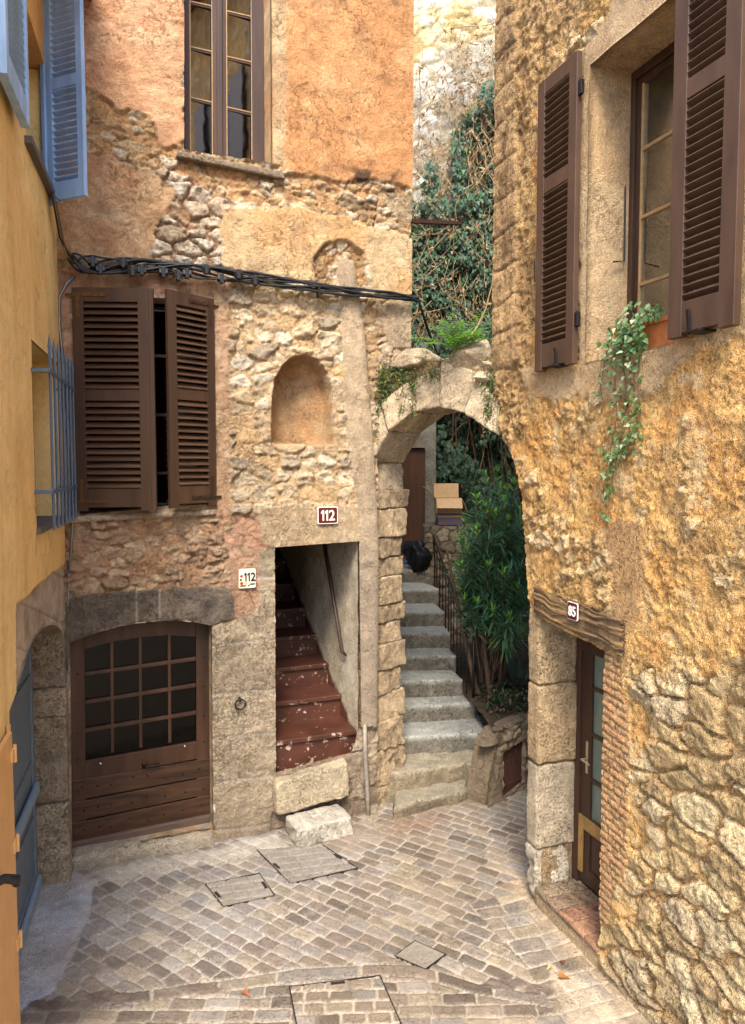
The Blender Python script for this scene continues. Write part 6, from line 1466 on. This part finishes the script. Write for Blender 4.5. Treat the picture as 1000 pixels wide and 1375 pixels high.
# fern on the arch
fn = thing('fern', AR.at(612, 476, -.15), 'bright green fern growing out of the top of the arch', 'fern'); lf = Leaves(); r = random.Random(4); b0 = Vector(AR.at(608, 470, .10))
for k in range(22):
    a = r.uniform(0, 6.28); ln = r.uniform(.26, .46); el = r.uniform(.7, 2.2); d = Vector((math.cos(a), math.sin(a) * .7, el)).normalized(); p = b0.copy(); n_ = 15
    for s in range(n_):
        t_ = s / n_; d = (d + Vector((math.cos(a) * .05, math.sin(a) * .05, -.05))).normalized(); p = p + d * ln / n_; sd_ = d.cross(UPZ + Vector((.01, 0, 0))).normalized(); pl_ = .055 * math.sin(math.pi * min(.98, t_ * .85 + .15)) + .008
        for sgn in (-1, 1): lf.leaf(p, sd_ * sgn + d * .5, UPZ, pl_, .020, np.array([.22, .46, .05]) * r.uniform(.75, 1.2), .1, .2)
for (px, py) in ((588, 486), (570, 482), (605, 482)):
    q0 = Vector(AR.at(px, py, .02))
    for k in range(7):
        d = (rv(r) + Vector((0, -.4, .5))).normalized(); p = q0.copy()
        for s in range(7):
            p = p + d * .018; sd_ = d.cross(UPZ).normalized()
            for sgn in (-1, 1): lf.leaf(p, sd_ * sgn + d * .5, UPZ, .022, .008, np.array([.14, .30, .05]) * r.uniform(.7, 1.2), .1, .2)
lf.build('fronds', fn)
# moss and little plants on the arch
ms = Leaves(); r = random.Random(6)
for (x0, y0, sx, sy, n_) in ((530, 502, 24, 12, 420), (512, 520, 10, 22, 260), (546, 520, 14, 14, 160), (665, 515, 16, 22, 380), (655, 545, 5, 26, 160), (676, 540, 8, 18, 120), (580, 500, 10, 8, 90), (553, 545, 3, 18, 60), (542, 552, 3, 14, 50), (505, 560, 4, 28, 90)):
    for k in range(n_):
        x, y = r.gauss(x0, sx * .6), r.gauss(y0, sy * .6); p = Vector(AR.at(x, y, .045 + r.uniform(-.02, .02)))
        c = np.array([.13, .13, .035]) * r.uniform(.5, 1.3) if r.random() < .6 else np.array([.07, .13, .03]) * r.uniform(.6, 1.4)
        ms.leaf(p, rv(r) + Vector((0, -.4, -.6)), rv(r), r.uniform(.02, .05), r.uniform(.006, .016), c, .2, .3, 'oval')
o = ms.build('moss'); tag(o, 'moss and trailing weeds on the shoulders of the arch', 'moss', kind='stuff')

# trailing ivy at the window
tv = thing('trailing_ivy', RW.pt((ub0 + ub1) / 2 - .2, zb + .15, .03), 'variegated ivy spilling from the orange flower box and trailing down the golden wall', 'ivy')
lf = Leaves(); st = MB(); r = random.Random(14)
def ivyleaf(p, sc=1.0):
    g = r.random(); c = np.array([.07, .15, .045]) if g < .6 else (np.array([.20, .27, .12]) if g < .88 else np.array([.42, .44, .26])); c = c * r.uniform(.8, 1.2)
    lf.leaf(p, Vector(nR) * .35 + rv(r) * .7 + Vector((0, 0, -.7)), nR + UPZ * .6 + rv(r) * .4, r.uniform(.026, .046) * sc, r.uniform(.024, .042) * sc, c, .12, .15, 'ivy')
for k in range(400):
    x = r.gauss(842, 15); y = r.gauss(452 - (x - 845) * .35, 17); 
    if x > 868 and y > 425: continue
    ivyleaf(Vector(RW.at(x, y, .06 + r.uniform(-.05, .07))))
for k in range(60): x = r.uniform(850, 888); ivyleaf(Vector(RW.at(x, 424 - (x - 860) * .28 + r.gauss(0, 5), .0 + r.uniform(-.04, .06))))
strands = [[(822, 470), (826, 520), (828, 560), (820, 600), (818, 645), (817, 695)], [(845, 470), (846, 520), (838, 560), (832, 600), (822, 640), (819, 670)], [(858, 470), (857, 520), (860, 556), (850, 600), (838, 620)], [(835, 480), (843, 540), (845, 580), (830, 612), (815, 630)],
           [(812, 480), (806, 520), (810, 545)], [(850, 480), (852, 540), (856, 575), (844, 598)]]
for sidx, s in enumerate(strands):
    pts = [Vector(RW.at(x, y, .06)) for x, y in s]; st.tube(pts, .0028, 5, False)
    for i in range(len(pts) - 1):
        dn_ = 11 if sidx in (0, 1, 2, 3, 5) else 5
        if i == 0: dn_ = 6
        if i >= 3 and sidx == 0: dn_ = 9
        for q in range(dn_): ivyleaf(pts[i].lerp(pts[i + 1], r.random()) + dR * r.gauss(0, .035) + nR * r.uniform(0, .04) + UPZ * r.gauss(0, .02), .95)
lf.build('foliage', tv); st.build('stems', plain('stem_brown', S(120, 84, 52), .8), tv, smooth=True)

# ================================================================== things on the landing
pl_ = Plane((0, 10.98), (1, 0)); ca = at_depth(576, 697, 11.05); cbx = at_depth(621, 697, 11.05)
card = plain('cardboard', S(206, 168, 118), .85, 0, .06, 20, .1)
bx = thing('cardboard_box', ((ca.x + cbx.x) / 2, 11.2, zt_), 'open brown cardboard box with raised flaps on the low wall beyond the arch', 'box')
x0, x1, y0, y1 = ca.x + .10, cbx.x - .02, 11.0, 11.4; z0 = zt_ + .18; z1 = z0 + .22
mb = MB(); t_ = .006
mb.box(x0, x1, y0, y0 + t_, z0, z1); mb.box(x0, x1, y1 - t_, y1, z0, z1); mb.box(x0, x0 + t_, y0 + t_, y1 - t_, z0, z1); mb.box(x1 - t_, x1, y0 + t_, y1 - t_, z0, z1); mb.box(x0 + t_, x1 - t_, y0 + t_, y1 - t_, z0, z0 + t_); mb.build('carton', 'cardboard', bx)
def flap(p0, p1, d, L):
    m = MB(); n_ = (p1 - p0).normalized().cross(d.normalized()); m.lbox((p0, (p1 - p0).normalized(), d.normalized(), n_), .002, (p1 - p0).length - .002, .001, L, -.003, .003); m.build('flap', 'cardboard', bx)
flap(Vector((x0, y0, z1)), Vector((x1, y0, z1)), Vector((0, -.8, -.75)), .20); flap(Vector((x0, y0, z1)), Vector((x0, y1, z1)), Vector((-.55, 0, .55)), .24); flap(Vector((x0, y1, z1)), Vector((x1, y1, z1)), Vector((0, .25, 1)), .22); flap(Vector((x1, y0, z1)), Vector((x1, y1, z1)), Vector((.4, 0, -.9)), .2)
mb = MB(); mb.box(x0 + .03, x1 + .02, 11.0, 11.38, zt_ + .005, z0 - .003); 
b2 = thing('printed_carton', ((x0 + x1) / 2, 11.2, zt_), 'dark blue printed carton underneath the open cardboard box', 'box'); mb.build('carton', plain('carton_blue', S(52, 66, 104), .5, 0, .5, 18, 0, None, .4, .004, S(120, 84, 50)), b2, bevel=.004)
mb = MB(); mb.box(x0 + .028, x1 + .022, 10.996, 11.384, z0 - .06, z0 - .03); mb.build('tape', 'cardboard', b2)
sk = at_depth(560, 728, 10.9); stone_blob('black_bag', (sk.x, 10.95, 1.79 + .22), .22, (.85, .8, 1.05), 'painted', None, S(16, 16, 18), 55, .5)
tag(bpy.data.objects['black_bag'], 'black rubbish sack slumped on the landing at the top of the stairs', 'bag')
a, b_ = ground_at(541, 757, 1.80), ground_at(566, 749, 1.80); mb = MB(); mb.box(a.x - .3, a.x + .26, a.y - .02, b_.y + .22, 1.79, 1.806); tag(mb.build('doormat', plain('mat_blue', S(60, 74, 96), .95, 0, .2, 80, .4), None, bevel=.004), 'dark blue doormat on the top step', 'doormat')

# fallen leaves
dl = Leaves.__call__ if False else None
for k, (px, py, c, L_, lab) in enumerate([(750, 1312, (.34, .15, .05), .085, 'curled orange brown leaf on the paving near the doorway step'), (757, 1294, (.20, .06, .04), .05, 'small dark red leaf lying above the orange brown leaf'), (740, 1297, (.45, .36, .14), .045, 'small yellow leaf beside the doorway step'), (325, 1331, (.30, .12, .05), .07, 'long rust coloured leaf on the pale edging slabs above the large cover')]):
    q = Leaves(); p = ground_at(px, py, .02); a = k * 1.9; q.leaf(p, Vector((math.cos(a), math.sin(a), .12)), UPZ, L_, L_ * .7, np.array(c), .25, .35, 'ivy')
    o = q.build('fallen_leaf'); tag(o, lab, 'leaf', 'fallen leaves on the paving')

# ================================================================== light, sky, camera
SUN_EL, SUN_AZ = R(50), R(182)      # azimuth measured from +Y (north) clockwise towards +X
sdir = Vector((math.sin(SUN_AZ) * math.cos(SUN_EL), math.cos(SUN_AZ) * math.cos(SUN_EL), math.sin(SUN_EL)))
ld = bpy.data.lights.new('sun', 'SUN'); ld.energy = 1.5; ld.angle = R(20); ld.color = (1, .93, .80); lo = bpy.data.objects.new('sun', ld); col.objects.link(lo); lo.rotation_euler = (-sdir).to_track_quat('-Z', 'Y').to_euler()
wd = bpy.data.worlds.new('World'); scene.world = wd; wd.use_nodes = True; nt = wd.node_tree; N = nt.nodes; L = nt.links
sky = N.new('ShaderNodeTexSky'); sky.sky_type = 'NISHITA'; sky.sun_disc = False; sky.sun_elevation = SUN_EL; sky.sun_rotation = SUN_AZ; sky.dust_density = 1.5; sky.ozone_density = 1.0; sky.air_density = 1.0
bg = N['Background']; bg.inputs[1].default_value = .15
tint = N.new('ShaderNodeMixRGB'); tint.blend_type = 'MULTIPLY'; tint.inputs[0].default_value = 1; tint.inputs[2].default_value = (1.0, 1.0, 1.0, 1); L.new(sky.outputs[0], tint.inputs[1]); L.new(tint.outputs[0], bg.inputs[0])
cam = bpy.data.cameras.new('camera'); cam.sensor_fit = 'HORIZONTAL'; cam.sensor_width = 36; cam.lens = 36; cam.clip_end = 400; cam.clip_start = .05
co = bpy.data.objects.new('camera', cam); col.objects.link(co); co.location = tuple(CAM); co.rotation_euler = (R(90) - PITCH, 0, 0); scene.camera = co
scene.view_settings.view_transform = 'Standard'; scene.view_settings.look = 'None'; scene.view_settings.exposure = 2.25; scene.view_settings.gamma = 1
scene.cycles.max_bounces = 8; scene.cycles.diffuse_bounces = 5; scene.cycles.transparent_max_bounces = 12; scene.cycles.use_denoising = True
scene.cycles.sample_clamp_indirect = 6
